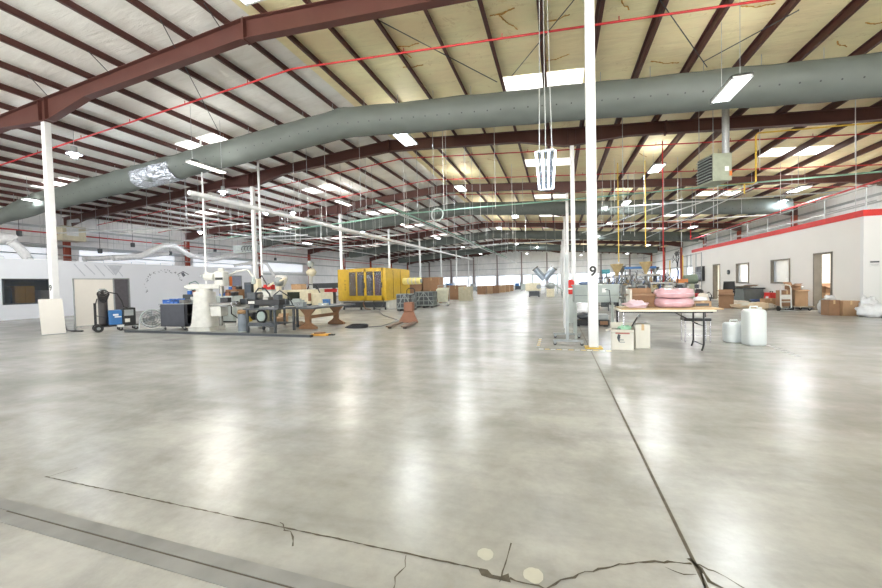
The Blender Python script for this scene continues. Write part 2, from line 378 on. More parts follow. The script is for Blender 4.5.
names = ['nearest maroon roof beam, crossing the top left of the photo', 'second maroon roof beam, just behind the nearest fabric duct', 'third maroon roof beam, passing behind the box heater', 'fourth maroon roof beam, in front of the second fabric duct', 'fifth maroon roof beam from the camera', 'sixth maroon roof beam from the camera', 'seventh maroon roof beam from the camera', 'eighth maroon roof beam, far down the hall', 'farthest maroon roof beam before the end wall']
for i in range(9):
    o = raf if i == 0 else dup(raf, (0, FY(i), 0)); o.location = (0, FY(i), 0); o['label'] = names[i]; o['group'] = 'maroon roof beams'
# white columns
def column(X_, Y_, ht, wid, label, num=None, base=None):
    t = thing('steel_column', label, 'column', (X_, Y_, 0), 0, 'white columns')
    h = wid/2; b = MB(); b.bx(-h, h, -h, -h+.012, .02, ht).bx(-h, h, h-.012, h, .02, ht).bx(-.006, .006, -h, h, .02, ht) if False else b.bx(-h, h, -h, h, .02, ht)
    b.build('shaft', WHITE, t, bev=.012)
    MB().bx(-h-.07, h+.07, -h-.07, h+.07, 0, .02).build('base_plate', base or WHITE, t)
    MB().bx(-h-.05, h+.05, -h-.03, h+.03, ht, ht+.02).build('cap_plate', MAROON, t)
    if num: text('number', num, .26, (0, -h-.003, 1.49), (PI/2, 0, 0), BLACK, t)
    return t
HC = roofz(XA)-.71-.02
col9 = column(XB, Y1, HC, .175, 'tall white steel column with a black 9, standing on a yellow base plate', '9', YELP)
colA = column(XA, Y1, HC, .18, 'white steel column with a small 9 at far left behind the leaning white board', '9')
a_l = ['white steel column behind the milling machine and lathe bench', 'white steel column rising behind the left end of the yellow machine', 'white steel column rising behind the right part of the yellow machine', 'white steel column behind the brown box stack', 'sixth white column of the left row', 'seventh white column of the left row', 'eighth white column of the left row', 'farthest white column of the left row']
b_l = ['white steel column just behind the tall column with the 9', 'third white column of the row behind column 9', 'fourth white column of the row behind column 9', 'fifth white column of the row behind column 9', 'sixth white column of the row behind column 9', 'seventh white column of the row behind column 9', 'eighth white column of the row behind column 9', 'farthest white column of the row behind column 9']
for i in range(1, 9):
    column(XA, FY(i), HC, .17, a_l[i-1]); column(XB, FY(i), HC, .17, b_l[i-1])
# wall columns
def wcol(X_, Y_, ht, label, grp, mt=RUST):
    t = thing('wall_column', label, 'column', (X_, Y_, 0), 0, grp)
    b = MB(); b.bx(-.006, .006, -.15, .15, 0, ht).bx(-.12, .12, -.16, -.145, 0, ht).bx(-.12, .12, .145, .16, 0, ht); b.build('shaft', mt, t)
    MB().bx(-.26, .26, -.2, .2, 0, .02).build('base_plate', RUST, t)
for i in range(1, 9):
    wcol(XL+.45, FY(i), roofz(XL)-.7, 'red oxide wall column on the left wall, %s bay back' % nth(i), 'left wall columns')
    wcol(XR-.45, FY(i), roofz(XR)-.7, 'red oxide wall column on the right wall, %s bay back' % nth(i), 'right wall columns')
for k in range(-4, 5):
    X_ = RX+5.47*k
    wcol(X_, YF-.3, roofz(X_)-.05, 'greyish column against the far end wall, %s from its left end' % nth(k+4), 'end wall columns', mat('end_column_grey', (150, 138, 138), .5))
# girts
for z_ in (2.9, 4.3, 5.6):
    for nm, xx, s_ in (('left', XL+.1, 1), ('right', XR-.1, -1)):
        tag(MB().bx(xx-.02, xx+.02, 6, YF-.4, z_, z_+.14).build('wall_girt', GALV), 'horizontal pale girt along the %s side wall, %s' % (nm, {2.9: 'lowest of three', 4.3: 'middle of three', 5.6: 'highest of three'}[z_]), 'girt', 'wall girts')
    tag(MB().bx(XL+.2, XR-.2, YF-.14, YF-.1, z_+.1, z_+.22).build('wall_girt', GALV), 'horizontal pale girt across the far end wall, %s' % {2.9: 'lowest of three', 4.3: 'middle of three', 5.6: 'highest of three'}[z_], 'girt', 'wall girts')
# glowing panels added to brighten the hall, side walls and far end
def glowpanel(n, x0, x1, y0, y1, z0, z1, mt=GLOW):
    w_ = struct(MB().bx(x0, x1, y0, y1, z0, z1).build('window_%d' % n, mt))  # numbered with the windows; a glowing sheet with no opening behind
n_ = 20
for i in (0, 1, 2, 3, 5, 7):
    glowpanel(n_, XL+.01, XL+.03, FY(i)+.9, FY(i+1)-.9, 3.3, 4.28); n_ += 1
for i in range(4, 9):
    glowpanel(n_, XR-.03, XR-.01, FY(i)+.8, FY(i+1)-.8, 1.2, 2.8, GLOWF); n_ += 1
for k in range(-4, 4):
    X_ = RX+5.47*k; glowpanel(n_, X_+.4, X_+5.0, YF-.08, YF-.065, .7, 2.9, GLOWF); n_ += 1
# skylights
for X_ in (-25.2, -14.8, -.37, 10.66):
    for k in range(-1, 9):
        Y_ = 12.85+8.525*k; i = 0
        t = struct(MB().ext([(X_-1.25, roofz(X_-1.25)+.195), (X_+1.25, roofz(X_+1.25)+.195), (X_+1.25, roofz(X_+1.25)+.208), (X_-1.25, roofz(X_-1.25)+.208)], Y_-.6, Y_+.6).build('window_%d' % n_, SKY)); n_ += 1
# roof insulation tears
TL = ['left of the nearest beam end, upper', 'left of the nearest beam end, lower', 'left of the nearest beam end, lowest', 'top centre, upper branch', 'top centre, lower branch', 'just left of the tall column, upper', 'just left of the tall column, lower', 'just right of the tall column', 'right of the tall column near the duct', 'top edge above the right lamp', 'near the top right corner, lower', 'in the top right corner', 'second bay, left of centre', 'second bay, centre', 'second bay, farthest left', 'second bay, right of column 9, upper', 'second bay, right of column 9, lower']
rnd = random.Random(11); TEAR = mat('brown_torn_insulation', (196, 150, 60), .8, noise=.3, scale=12)
for k, (px, py) in enumerate(((408, 45), (404, 52), (413, 66), (502, 12), (508, 22), (558, 18), (556, 58), (625, 4), (665, 62), (758, 5), (842, 44), (878, 22), (465, 162), (493, 160), (440, 165), (628, 145), (643, 155))):
    P = roofp(px, py, .17); a = rnd.uniform(-.35, .35)+(.9 if k % 3 == 1 else 0); L = rnd.uniform(.22, .42)
    b = strip([(-L*math.cos(a), -L*math.sin(a)), (-.5*L*math.cos(a), -.5*L*math.sin(a)+.06), (.0, .07), (.5*L*math.cos(a), .5*L*math.sin(a)-.02), (L*math.cos(a), L*math.sin(a))], .03, 0, k, .008)
    b.v = [(x, y, z-.02*math.sin(x*9)-SL*x*(1 if P.x > RX else -1)) for x, y, z in b.v]
    o = b.build('insulation_tear', TEAR, None, loc=(P.x, P.y, roofz(P.x)+.175)); md = o.modifiers.new('solid', 'SOLIDIFY'); md.thickness = .01
    tag(o, 'brown torn strip of roof insulation, %s' % TL[k], 'tear', 'insulation tears')
# brace rods
for k, (a, c) in enumerate((((160, 19), (221, 136)), ((88, 51), (119, 83)), ((204, 3), (231, 44)), ((378, 20), (497, 82)), ((574, 0), (506, 83)), ((660, 0), (707, 67)), ((799, 10), (703, 62)), ((28, 75), (62, 111)))):
    P, Q = roofp(*a, -.02), roofp(*c, -.02)
    tag(MB().cyl(P, Q, .012, 6).build('brace_rod', DGREY), ['thin dark brace rod crossing the purlins above the left bays', 'thin dark brace rod near the left white column head', 'thin dark brace rod above the nearest beam splice', 'long thin brace rod above the middle of the fabric duct', 'thin brace rod slanting left of the tall white column', 'thin brace rod slanting right of the tall white column', 'thin brace rod running toward the lamp at the right', 'thin brace rod at the top left edge'][k], 'rod', 'brace rods')
# ------------------------------------------------------------------ left office block
LX = -26.75
wl = struct(MB().bx(LX-.15, LX, 3, 11.2, 0, 3.08).bx(LX-.15, LX, 13, 16.1, 0, 3.08).bx(LX-.15, LX, 11.2, 13, 0, .84).bx(LX-.15, LX, 11.2, 13, 2.06, 3.08)
     .bx(LX-.15, LX, 16.9, 28, 0, 3.08).bx(LX-.15, LX, 16.1, 16.9, 2.12, 3.08).bx(XL+.8, LX-.15, 27.85, 28, 0, 3.08).build('wall_office_left', WALLW))
struct(MB().bx(XL+.8, LX+.02, 2.95, 28.02, 3.08, 3.16).build('trim_2', WALLW))
struct(MB().bx(LX-3.2, LX-3, 3, 28, 0, 3.05).build('wall_office_left_inner', mat('brown_room_wall', (120, 118, 116), .7)))
f = struct(MB().bx(LX-.17, LX+.03, 11.13, 11.2, .78, 2.12).bx(LX-.17, LX+.03, 13, 13.07, .78, 2.12).bx(LX-.17, LX+.03, 11.13, 13.07, 2.06, 2.12).bx(LX-.17, LX+.03, 11.13, 13.07, .78, .84).build('window_1', DGREY))
struct(MB().bx(LX-.1, LX-.09, 11.2, 13, .84, 2.06).build('pane', mat('tinted_window_glass', (80, 90, 100), .05, alpha=.25), f))
f = struct(MB().bx(LX-.16, LX+.02, 16.03, 16.1, 0, 2.18).bx(LX-.16, LX+.02, 16.9, 16.97, 0, 2.18).bx(LX-.16, LX+.02, 16.03, 16.97, 2.12, 2.18).build('door_1', GREYM))
struct(MB().bx(LX-.12, LX-.06, 16.1, 16.9, .02, 2.12).build('door_leaf', mat('dark_grey_door', (96, 92, 96), .5), f))
f = struct(MB().bx(LX, LX+.04, 24.6, 24.7, 0, 2.5).bx(LX, LX+.04, 25.9, 26, 0, 2.5).bx(LX, LX+.04, 24.6, 26, 2.42, 2.5).build('door_2', GREYM))
struct(MB().bx(LX+.005, LX+.03, 24.7, 25.9, .02, 2.42).build('door_leaf', mat('grey_blue_door', (150, 152, 170), .5), f))
struct(MB().bx(LX+.03, LX+.06, 24.68, 24.95, .8, 2.4).build('door_edge', ORNG, f))
# things seen inside the left office through its window
for nm, lab, cat_, c_, d_, mt in (('storage_crate', 'yellow brown panel seen through the left office window', 'panel', (LX-1.1, 12.35, 0), (.5, .8, 1.75), mat('ochre_panel', (196, 146, 50), .6)),
                                  ('storage_cabinet', 'dark cabinet seen through the left end of the office window', 'cabinet', (LX-1.1, 11.55, 0), (.5, .6, 1.7), DGREY),
                                  ('office_cabinet', 'pale cabinet seen through the right end of the office window', 'cabinet', (LX-1.1, 13.35, 0), (.5, .7, 1.5), CREAM)):
    t = thing(nm, lab, cat_, c_); MB().bx(-d_[0]/2, d_[0]/2, -d_[1]/2, d_[1]/2, .05, d_[2]).build('body', mt, t, bev=.01)
    MB().bx(d_[0]/2, d_[0]/2+.02, -d_[1]/2+.03, -.01, .1, d_[2]-.05).bx(d_[0]/2, d_[0]/2+.02, .01, d_[1]/2-.03, .1, d_[2]-.05).build('door', mt, t); MB().bx(-d_[0]/2+.02, d_[0]/2-.02, -d_[1]/2+.02, d_[1]/2-.02, 0, .05).build('plinth', BLACK, t)
# wall mural: arc of little birds, gear, outline shapes
mu = thing('wall_mural', 'dark mural of an arc of small marks and winged shape on the left office wall', 'mural', (LX+.004, 0, 0))
MB().bx(0, .002, 17.3, 17.302, 1.5, 1.502).build('mural_ground', WALLW, mu)
rnd = random.Random(5); b = MB(); MUR = mat('mural_grey', (110, 114, 124), .7)
for k in range(46):
    t_ = k/45; a = PI*(1.05-t_*.95); yy = 19.3+1.35*math.cos(a)*1.0+rnd.uniform(-.12, .12); zz = 1.75+.95*math.sin(a)+rnd.uniform(-.12, .12) - (.5 if t_ < .1 else 0)*rnd.random()
    s_ = rnd.uniform(.02, .045); b.box((.003, yy, zz), (.003, s_*2.2, s_), 0, rnd.uniform(-1, 1))
b.build('bird_marks', MUR, mu)
b = MB(); b.box((.003, 20.45, 2.62), (.003, .5, .05), 0, .5).box((.003, 20.85, 2.62), (.003, .5, .05), 0, -.5).box((.003, 20.65, 2.5), (.003, .22, .3), 0, .6).build('winged_shape', MUR, mu)
b = MB()
for (y0, z0), (y1_, z1_) in zip(((20.9, 1.35), (21.1, 1.85), (21.6, 2.0), (21.9, 1.75), (21.7, 1.4), (21.3, 1.3)), ((21.1, 1.85), (21.6, 2.0), (21.9, 1.75), (21.7, 1.4), (21.3, 1.3), (21.1, 1.85))):
    b.bar((.003, y0, z0), (.003, y1_, z1_), .004, .06)
b.build('green_outline', mat('mural_green', (120, 160, 150), .7), mu)
b = MB()
for k in range(5): b.bar((.003, 14.1+.5*k, 3.0), (.003, 14.6+.5*k, 2.3+.1*(k % 2)), .004, .05)
b.add([(.004, 15.75, 3.0), (.004, 16.6, 3.0), (.004, 16.2, 2.35)], [(0, 1, 2)])
b.build('pale_diagonals', mat('mural_pale_grey', (205, 208, 216), .7), mu)
# ------------------------------------------------------------------ right office block
OX, OY0, OY1, OH = 9.312, 15.42, 30.9, 3.16
ro = MB()
ops = [(17.66-1.0, 17.66, 0, 2.15), (19.15, 20.59, 1.0, 2.06), (22.63, 24.02, 1.0, 2.06), (26.1, 27.15, 0, 2.15)]
y = OY0
for (a, c, z0, z1) in ops:
    ro.bx(OX, OX+.14, y, a, 0, OH)
    if z0 > 0: ro.bx(OX, OX+.14, a, c, 0, z0)
    ro.bx(OX, OX+.14, a, c, z1, OH); y = c
ro.bx(OX, OX+.14, y, OY1, 0, OH).bx(OX+.14, OX+.28, OY1-.14, OY1, 0, OH)
struct(ro.build('wall_office_right', WALLR))
struct(MB().bx(OX, XR-.4, OY0-.14, OY0, 0, OH).build('wall_office_front', mat('front_wall_paint', (224, 224, 222), .6, noise=.02, scale=1)))
struct(MB().bx(OX+4.2, OX+4.3, OY0, OY1, 0, OH).bx(OX+.14, OX+4.2, 19.0, 19.1, 0, OH).bx(OX+.14, OX+4.2, 21.5, 21.6, 0, OH).bx(OX+.14, OX+4.2, 25, 25.1, 0, OH).bx(OX+.28, OX+4.2, OY1-.14, OY1, 0, OH).build('wall_office_inner', mat('office_inner_wall', (235, 232, 222), .6)))
struct(MB().bx(OX+.02, XR-.4, OY0-.12, OY1-.02, OH-.03, OH+.02).build('ceiling_office', WALLR))
struct(MB().bx(OX-.03, OX+.14, OY0-.17, OY1+.03, OH, OH+.2).bx(OX+.14, XR-.4, OY0-.17, OY0-.0, OH, OH+.2).build('trim_1', RED))
struct(MB().bx(OX-.012, OX, OY0-.14, 16.6, 0, .1).bx(OX-.012, OX, 17.72, 26.04, 0, .1).bx(OX-.012, OX, 27.2, OY1, 0, .1).build('baseboard_right', DGREY))
struct(MB().bx(OX, XR-.4, OY0-.155, OY0-.14, 0, .1).build('baseboard_front', DGREY))
FR = mat('grey_brown_frame', (112, 106, 96), .5)
for n, (a, c, z0, z1) in zip((3, 4, 5, 6), ops):
    dr = z0 == 0; g = .06
    b = MB().bx(OX-.03, OX+.17, a, a+g, z0, z1).bx(OX-.03, OX+.17, c-g, c, z0, z1).bx(OX-.03, OX+.17, a, c, z1-g, z1)
    if not dr: b.bx(OX-.03, OX+.17, a, c, z0, z0+g)
    f = struct(b.build(('door_%d' if dr else 'window_%d') % n, FR))
    if not dr: struct(MB().bx(OX+.07, OX+.08, a+g, c-g, z0+g, z1-g).build('pane', FROST, f))
    else:   # open leaf swung into the room
        struct(MB().bar((OX+.19, c-g, z1/2), (OX+.42, c+.66, z1/2), .045, z1-.1).build('door_leaf', mat('grey_green_door', (122, 116, 100), .5), f))
def office_lamp(y_, w_):
    t = thing('ceiling_panel_light', 'ceiling light panel inside the right office, %s' % {17.0: 'behind the near doorway', 20: 'behind the first window', 23.3: 'behind the second window', 27: 'behind the far doorway'}[y_], 'light', (OX+2.2, y_, OH-.1), 0, 'office ceiling lights')
    MB().bx(-.62, .62, -.32, .32, 0, .06).build('frame', WHITE, t); MB().bx(-.58, .58, -.28, .28, -.01, 0).build('diffuser', mat('lit_office_diffuser', (255, 250, 240), .5, emit=8, noise=0), t)
    l = bpy.data.lights.new('lamp', 'AREA'); l.shape = 'RECTANGLE'; l.size = 1.1; l.size_y = .5; l.energy = w_; l.color = (1, .96, .9)
    o = bpy.data.objects.new('lamp', l); C.objects.link(o); o.parent = t; o.location = (0, 0, -.03)
for y_, w_ in ((17.0, 150), (20, 90), (23.3, 300), (27, 160)): office_lamp(y_, w_)
sg = thing('wall_sign', 'small white sign with dark heading on the front wall of the right office', 'sign', (9.58, OY0-.142, 1.66))
MB().bx(-.12, .12, -.012, 0, -.11, .08).build('sign_plate', mat('sign_white', (215, 215, 213), .5), sg); MB().bx(-.11, .11, -.018, -.012, .02, .065).build('sign_heading', DGREY, sg)
MB().bx(-.1, .1, -.015, -.012, -.04, -.03).bx(-.08, .08, -.015, -.012, -.07, -.062).build('sign_lines', GREYM, sg)
# ------------------------------------------------------------------ ceiling fixtures
UPF = .1
def fixture(X_, Y_, z, L, Wd, label, warm=False, pw=1.0, n=6, rz=0):
    t = thing('ceiling_fixture', label, 'light', (X_, Y_, z), rz, 'hanging tube fixtures')
    MB().bx(-Wd/2, Wd/2, -L/2, L/2, .03, .06).bx(-Wd/2, -Wd/2+.02, -L/2, L/2, -.03, .06).bx(Wd/2-.02, Wd/2, -L/2, L/2, -.03, .06).bx(-Wd/2, Wd/2, -L/2, -L/2+.05, -.02, .06).bx(-Wd/2, Wd/2, L/2-.05, L/2, -.02, .06).build('housing', WHITE, t)
    for k in range(n):
        x = (k-(n-1)/2)*(Wd-.08)/n
        MB().cyl((x, -L/2+.05, 0), (x, L/2-.05, 0), .022, 8).build('tube', TUBEW if warm else TUBE, t)
    for s in (-1, 1):
        MB().cyl((0, s*L*.4, .06), (0, s*L*.4, roofz(X_)+.22-z), .006, 5).build('suspension_wire', GALV, t)
    l = bpy.data.lights.new('lamp', 'AREA'); l.shape = 'RECTANGLE'; l.size = Wd; l.size_y = L; l.energy = LAMP_W*pw; l.color = (1, .95, .88) if warm else (.93, .97, 1)
    o = bpy.data.objects.new('lamp', l); C.objects.link(o); o.parent = t; o.location = (0, 0, -.04)
    l = bpy.data.lights.new('ceiling_fill', 'AREA'); l.shape = 'RECTANGLE'; l.size = Wd; l.size_y = L; l.energy = LAMP_W*pw*UPF; l.color = (1, .97, .93)  # extra upward light added to brighten the ceiling
    o = bpy.data.objects.new('ceiling_fill', l); C.objects.link(o); o.parent = t; o.location = (0, 0, .075); o.rotation_euler = (PI, 0, 0)
    return t
fixture(-5.83, 14.15, 7.28, 1.35, .58, 'bright tube fixture hanging in front of the second roof beam, left of centre', pw=1.5)
fixture(-5.6, 22.3, 7.2, 1.3, .5, 'small bright tube fixture near the third roof beam, left of the vertical lamp', pw=1.8)
fixture(-5.8, 30.8, 7.2, 1.3, .5, 'bright tube fixture below the second fabric duct, left of centre', pw=1.8)
fixture(-3.3, 31.8, 6.9, 1.3, .5, 'tube fixture just right of the one under the second fabric duct')
fixture(3.93, 10.42, 5.7, 1.2, .4, 'large bright tube fixture below the fabric duct at the right')
fixture(4.5, 19.7, 6.5, 1.35, .5, 'bright tube fixture left of the box heater, between red sprinkler pipes', pw=1.5)
fixture(4.5, 27.6, 6.5, 1.35, .45, 'pair of bright tubes beyond the third roof beam on the right', pw=1.8)
fixture(3.3, 29.2, 6.5, 1.35, .4, 'narrow tube fixture beside the pair beyond the third beam')
fixture(-12.7, 10.95, 6.0, 1.55, .3, 'long warm tube fixture hanging under the fabric duct at left', True, n=3, pw=1.5)
fixture(-13.7, 22.0, 6.95, 1.7, .34, 'long warm tube fixture beyond the second column at left', True, n=3, pw=1.7)
fixture(-13.5, 31.0, 6.9, 1.7, .34, 'long warm tube fixture beyond the third column at left', True, n=3)
far_l = [(-5.8, 39.5, 'left of centre, under the fifth beam'), (4.5, 36, 'right of column 9, under the fourth beam'), (-5.8, 48, 'left of centre, sixth bay'), (4.5, 46, 'right of column 9, sixth bay'),
         (-5.8, 57, 'left of centre, seventh bay'), (4.5, 56, 'right of column 9, seventh bay'), (-5.8, 67, 'left of centre, eighth bay'), (4.5, 67, 'right of column 9, eighth bay'), (-5.8, 77, 'left of centre, at the far end'), (4.5, 77, 'right of column 9, at the far end'),
         (-13.5, 42, 'left row, fifth bay'), (-13.5, 54, 'left row, sixth bay'), (-13.5, 68, 'left row, eighth bay'), (11.5, 38, 'over the open floor right of the office'), (11.5, 55, 'far right, seventh bay'), (11.5, 70, 'far right, ninth bay'),
         (12.0, 24, 'above the roof of the right office'), (-25, 33, 'far left, fourth bay'), (-25, 48, 'far left, sixth bay'), (-25, 64, 'far left, eighth bay')]
for X_, Y_, s_ in far_l: fixture(X_, Y_, roofz(X_)-.95, 1.35, .5, 'bright tube fixture '+s_, pw=1.6 if Y_ < 50 else 2.6, n=3)
for X_, Y_, s_ in ((-5.8, 5.6, 'overhead, nearer than the first beam, left'), (4.6, 4.4, 'overhead, nearer than the first beam, right'), (-5.8, -3, 'behind the viewer, left'), (4.6, -3, 'behind the viewer, right'), (-15, 4, 'overhead at far left'), (13, 6, 'overhead at far right'), (-25, 12, 'above the left office')):
    fixture(X_, Y_, roofz(X_)-.9, 1.35, .5, 'tube fixture '+s_)
def bulb(X_, Y_, z, s_):
    t = thing('high_bay_lamp', 'cool white high bay lamp '+s_, 'light', (X_, Y_, z), 0, 'cool high bay lamps')
    MB().lathe([(.05, .3), (.09, .28), (.1, .12), (.24, .0)], n=16).build('reflector', GALV, t); MB().lathe([(0.001, -.16), (.09, -.12), (.12, -.03), (.07, .1)], n=12).build('bulb', BULB, t)
    MB().cyl((0, 0, .3), (0, 0, roofz(X_)+.22-z), .008, 5).build('hanger', GALV, t)
    l = bpy.data.lights.new('lamp', 'POINT'); l.energy = LAMP_W*.55; l.color = (.85, .92, 1); l.shadow_soft_size = .12
    o = bpy.data.objects.new('lamp', l); C.objects.link(o); o.parent = t; o.location = (0, 0, -.32)
for a in ((-17.5, 9.4, 6.6, 'nearest, right of the left white column head'), (-17.2, 15.7, 6.6, 'below the fabric duct, second in its row'), (-17.4, 21.5, 6.5, 'third in its row, behind the second beam'), (-18.6, 20.3, 6.4, 'beside the third beam at left'),
          (-26.9, 22.3, 5.9, 'low at far left above the office'), (-17.4, 31, 6.4, 'far back in the left aisle'), (-3, 62, 7, 'far down the middle'), (13.5, 28.5, 6.0, 'at the right by the end of the second duct')): bulb(*a)
# the four-tube lamp hanging upright in the middle
HOT = mat('lit_cool_white_tube', (215, 235, 255), .5, emit=7, noise=0)
t = thing('hanging_work_light', 'glaring white four tube light hanging upright on wires in mid hall', 'light', (-.18, 7.6, 3.12), 0)
for k, x in enumerate((-.15, -.052, .052, .15)):
    q = 1.25
    MB().cyl((x*.85, .04*(k % 2), .02), (x*q, .05*(k % 2), .76), .017, 10).build('tube', HOT, t)
for x in (-.1, 0, .1): MB().bar((x*.85, .1, 0), (x*1.25, .12, .78), .03, .012).build('reflector_fin', DGREY, t)
MB().bar((-.17, .06, .78), (.17, .06, .78), .05, .04).build('end_cap', GALV, t); MB().bar((-.12, .06, .02), (.12, .06, .02), .04, .03).build('end_cap', GALV, t)
MB().tube([(-.13, -.03, .36), (-.07, -.04, .33), (0, -.04, .36), (.07, -.04, .33), (.13, -.03, .36)], .006, 6).build('wire_guard', GALV, t)
for x in (-.12, .0, .12): MB().cyl((x, .06, .78), (x*.5, .06, 4.55), .009, 6).build('suspension_wire', GALV, t)
# ------------------------------------------------------------------ fabric ducts across the hall
def duct(Y_, x0, x1, label, wr=.03, seed=0, sag=None, r=.51):
    t = thing('fabric_duct', label, 'duct', (0, Y_, 0), 0, 'grey fabric ducts'); rnd = random.Random(seed)
    n = 28; xs = []; x = x0
    while x < x1: xs.append(x); x += .16
    xs.append(x1); b = MB(); vs = []
    ph = [rnd.uniform(0, 6) for _ in range(6)]
    for X_ in xs:
        z = roofz(X_)-.06-r-.22
        rr = r; zz = z
        if sag and X_ < sag: k = min(1, (sag-X_)/4.5); rr = r*(1-.55*k); zz = z-.35*k
        kink = math.exp(-((X_-RX)/.35)**2)
        for i in range(n):
            a = 2*PI*i/n
            q = rr*(1+.02*math.sin(X_*1.7+3*a+ph[0])+.015*math.sin(X_*4.1-5*a+ph[1])+.05*kink*math.sin(9*a+ph[2]+X_*8)+rnd.uniform(-.004, .004))
            if X_ < -14: q *= 1+.03*math.sin(2.3*X_+4*a)+.02*math.sin(6*X_-7*a+ph[3])
            vs.append((X_, q*math.cos(a), zz+q*math.sin(a)*(1.0)))
    b.add(vs, [(k*n+i, k*n+(i+1) % n, (k+1)*n+(i+1) % n, (k+1)*n+i) for k in range(len(xs)-1) for i in range(n)], True)
    for e, X_ in ((0, xs[0]), (len(xs)-1, xs[-1])): b.add(vs[e*n:e*n+n], [tuple(range(n))])
    b.build('fabric_sleeve', DUCTF, t)
    h = MB(); X_ = x0+.6
    while X_ < x1-.3:
        if not (sag and X_ < sag):
            z = roofz(X_)-.06-r-.22; a = PI+.42
            h.disc((X_, (r+.006)*1.02*math.cos(a), z+(r+.006)*1.02*math.sin(a)), .022, (0, math.cos(a), math.sin(a)), 8)
        X_ += .42
    ho = h.build('air_holes', BLACK, t); ho['kind'] = 'stuff'
    h = MB()
    X_ = x0+.5
    while X_ < x1: h.cyl((X_, 0, roofz(X_)-.3), (X_, 0, roofz(X_)+.06), .008, 5); X_ += 1.335
    ho = h.build('hanger_clips', GALV, t); ho['kind'] = 'stuff'
    return t
d1 = duct(12.3, -31.2, 16.2, 'nearest grey fabric duct with a row of holes, crossing the whole photo', seed=1, sag=-26.5)
b = MB(); rnd = random.Random(4)   # silver film tied round the duct
n = 20; vs = []; M_ = 14
for j in range(M_):
    for i in range(n):
        a = PI*.95+ (PI*.75)*i/(n-1); X_ = -18.3+2.4*j/(M_-1); r_ = .545+rnd.uniform(-.03, .03)
        vs.append((X_, r_*math.cos(a), roofz(X_)-.79+r_*math.sin(a)))
b.add(vs, [(j*n+i, j*n+i+1, (j+1)*n+i+1, (j+1)*n+i) for j in range(M_-1) for i in range(n-1)])
b.build('silver_film_wrap', FOIL, d1)
duct(29.35, -27.4, 14.2, 'second grey fabric duct, beyond the fourth roof beam', seed=2)
duct(46.4, -28, 14.5, 'third grey fabric duct, far down the hall', seed=3)
duct(63.4, -28, 14.5, 'farthest fabric duct near the end wall', seed=5)
# ------------------------------------------------------------------ sprinkler pipes
def rpipe(pts, r, mt, parent, nm='pipe', n=8): return MB().tube(pts, r, n).build(nm, mt, parent)
for k in range(9):
    Y_ = 9.5+4.25*k
    if k == 1: Y_ = 10.9 if False else 13.9
    t = thing('sprinkler_pipe', 'red sprinkler pipe crossing under the roof, %s from the camera' % nth(k), 'pipe', (0, Y_, 0), 0, 'red sprinkler pipes')
    dz = -.3
    rpipe([(XL+.6, 0, roofz(XL+.6)+dz), (RX, 0, RZ+dz), (XR-.6, 0, roofz(XR-.6)+dz)], .026, SPRK, t, 'pipe')
    X_ = XL+1.4; b = MB()
    while X_ < XR-1: b.cyl((X_, 0, roofz(X_)+dz), (X_, 0, roofz(X_)+dz+.12), .012, 6); X_ += 2.67
    o = b.build('sprinkler_heads', SPRK, t); o['kind'] = 'stuff'
tag(MB().tube([(12, 8, 4.95), (12, 40, 4.95)], .04, 8).build('sprinkler_main', SPRK), 'red sprinkler main running above the roof of the right office', 'pipe')
tag(MB().tube([(12.0, 40, 4.95), (12.0, 40.2, 5.0), (12, 40.2, 6.5)], .05, 8).build('sprinkler_riser', SPRK), 'red riser at the far end of the sprinkler main', 'pipe')
tag(MB().tube([(-29.5, 9, 5.0), (-29.5, 60, 5.0)], .04, 8).build('sprinkler_main', SPRK), 'red sprinkler main running along the left wall above the office', 'pipe')
# green line across, gas line, conduits
t = thing('compressed_air_pipe', 'pale green pipe crossing the hall below the roof, with a round hose coil at left', 'pipe', (0, 24, 0))
rpipe([(-26, 0, 5.6), (-14.4, 0, 6.04), (-10.4, 0, 6.3), (3, 0, 6.3), (9.5, 0, 6.35), (16.2, 0, 6.35)], .045, GREEN, t, 'pipe')
MB().tube([(-7.7+.42*math.cos(a), 0, 6.05+.42*math.sin(a)) for a in [2*PI*i/20 for i in range(20)]], .05, 6, closed=True).build('hose_coil', LGREY, t)
for x in (-20, -14, -7.7, -2, 4, 10): MB().cyl((x, 0, 6.1 if x > -12 else 5.95), (x, 0, roofz(x)+.05), .01, 5).build('pipe_hanger', GALV, t)
t = thing('gas_pipe', 'yellow gas pipe running along the second beam and down beside the box heater', 'pipe', (0, 16, 0))
rpipe([(16.2, 0, 6.0), (10.2, 0, 6.27), (6.85, 0, 6.4), (6.79, 0, 6.32), (6.79, 0, 4.7), (6.7, 0, 4.63), (5.3, 0, 4.75)], .028, YELP, t, 'pipe'); rpipe([(6.45, 0, 4.65), (6.45, 0, 4.3)], .028, YELP, t, 'drip_leg')
hx, hy, hz = 5.0, 14.5, 4.43
t = thing('unit_heater', 'grey green box unit heater with louvers and flue hanging beside the third beam', 'heater', (hx, hy, hz), .25)
MB().bx(-.28, .3, -.4, .4, 0, .88).build('casing', mat('grey_green_heater', (150, 156, 138), .5), t, bev=.015)
MB().bx(-.29, -.28, -.35, .35, .05, .83).build('louver_opening', BLACK, t)
for k in range(8): MB().box((-.31, 0, .1+.095*k), (.09, .7, .012), 0).build('louver', LGREY, t)
MB().bx(.08, .2, -.41, -.4, .3, .45).build('rating_plate', WHITE, t); MB().bx(.22, .3, -.41, -.4, .15, .3).build('warning_label', ORNG, t)
MB().tube([(.2, 0, .8), (.38, 0, .8), (.38, 0, 1.0), (.38, 0, roofz(5.3)-hz+.15)], .1, 14).build('flue', GALV, t)
for x, y in ((-.25, -.35), (-.25, .35), (.25, -.35)): MB().cyl((x, y, .88), (x, y, roofz(5)-hz+.1), .008, 5).build('hanger_rod', GALV, t)
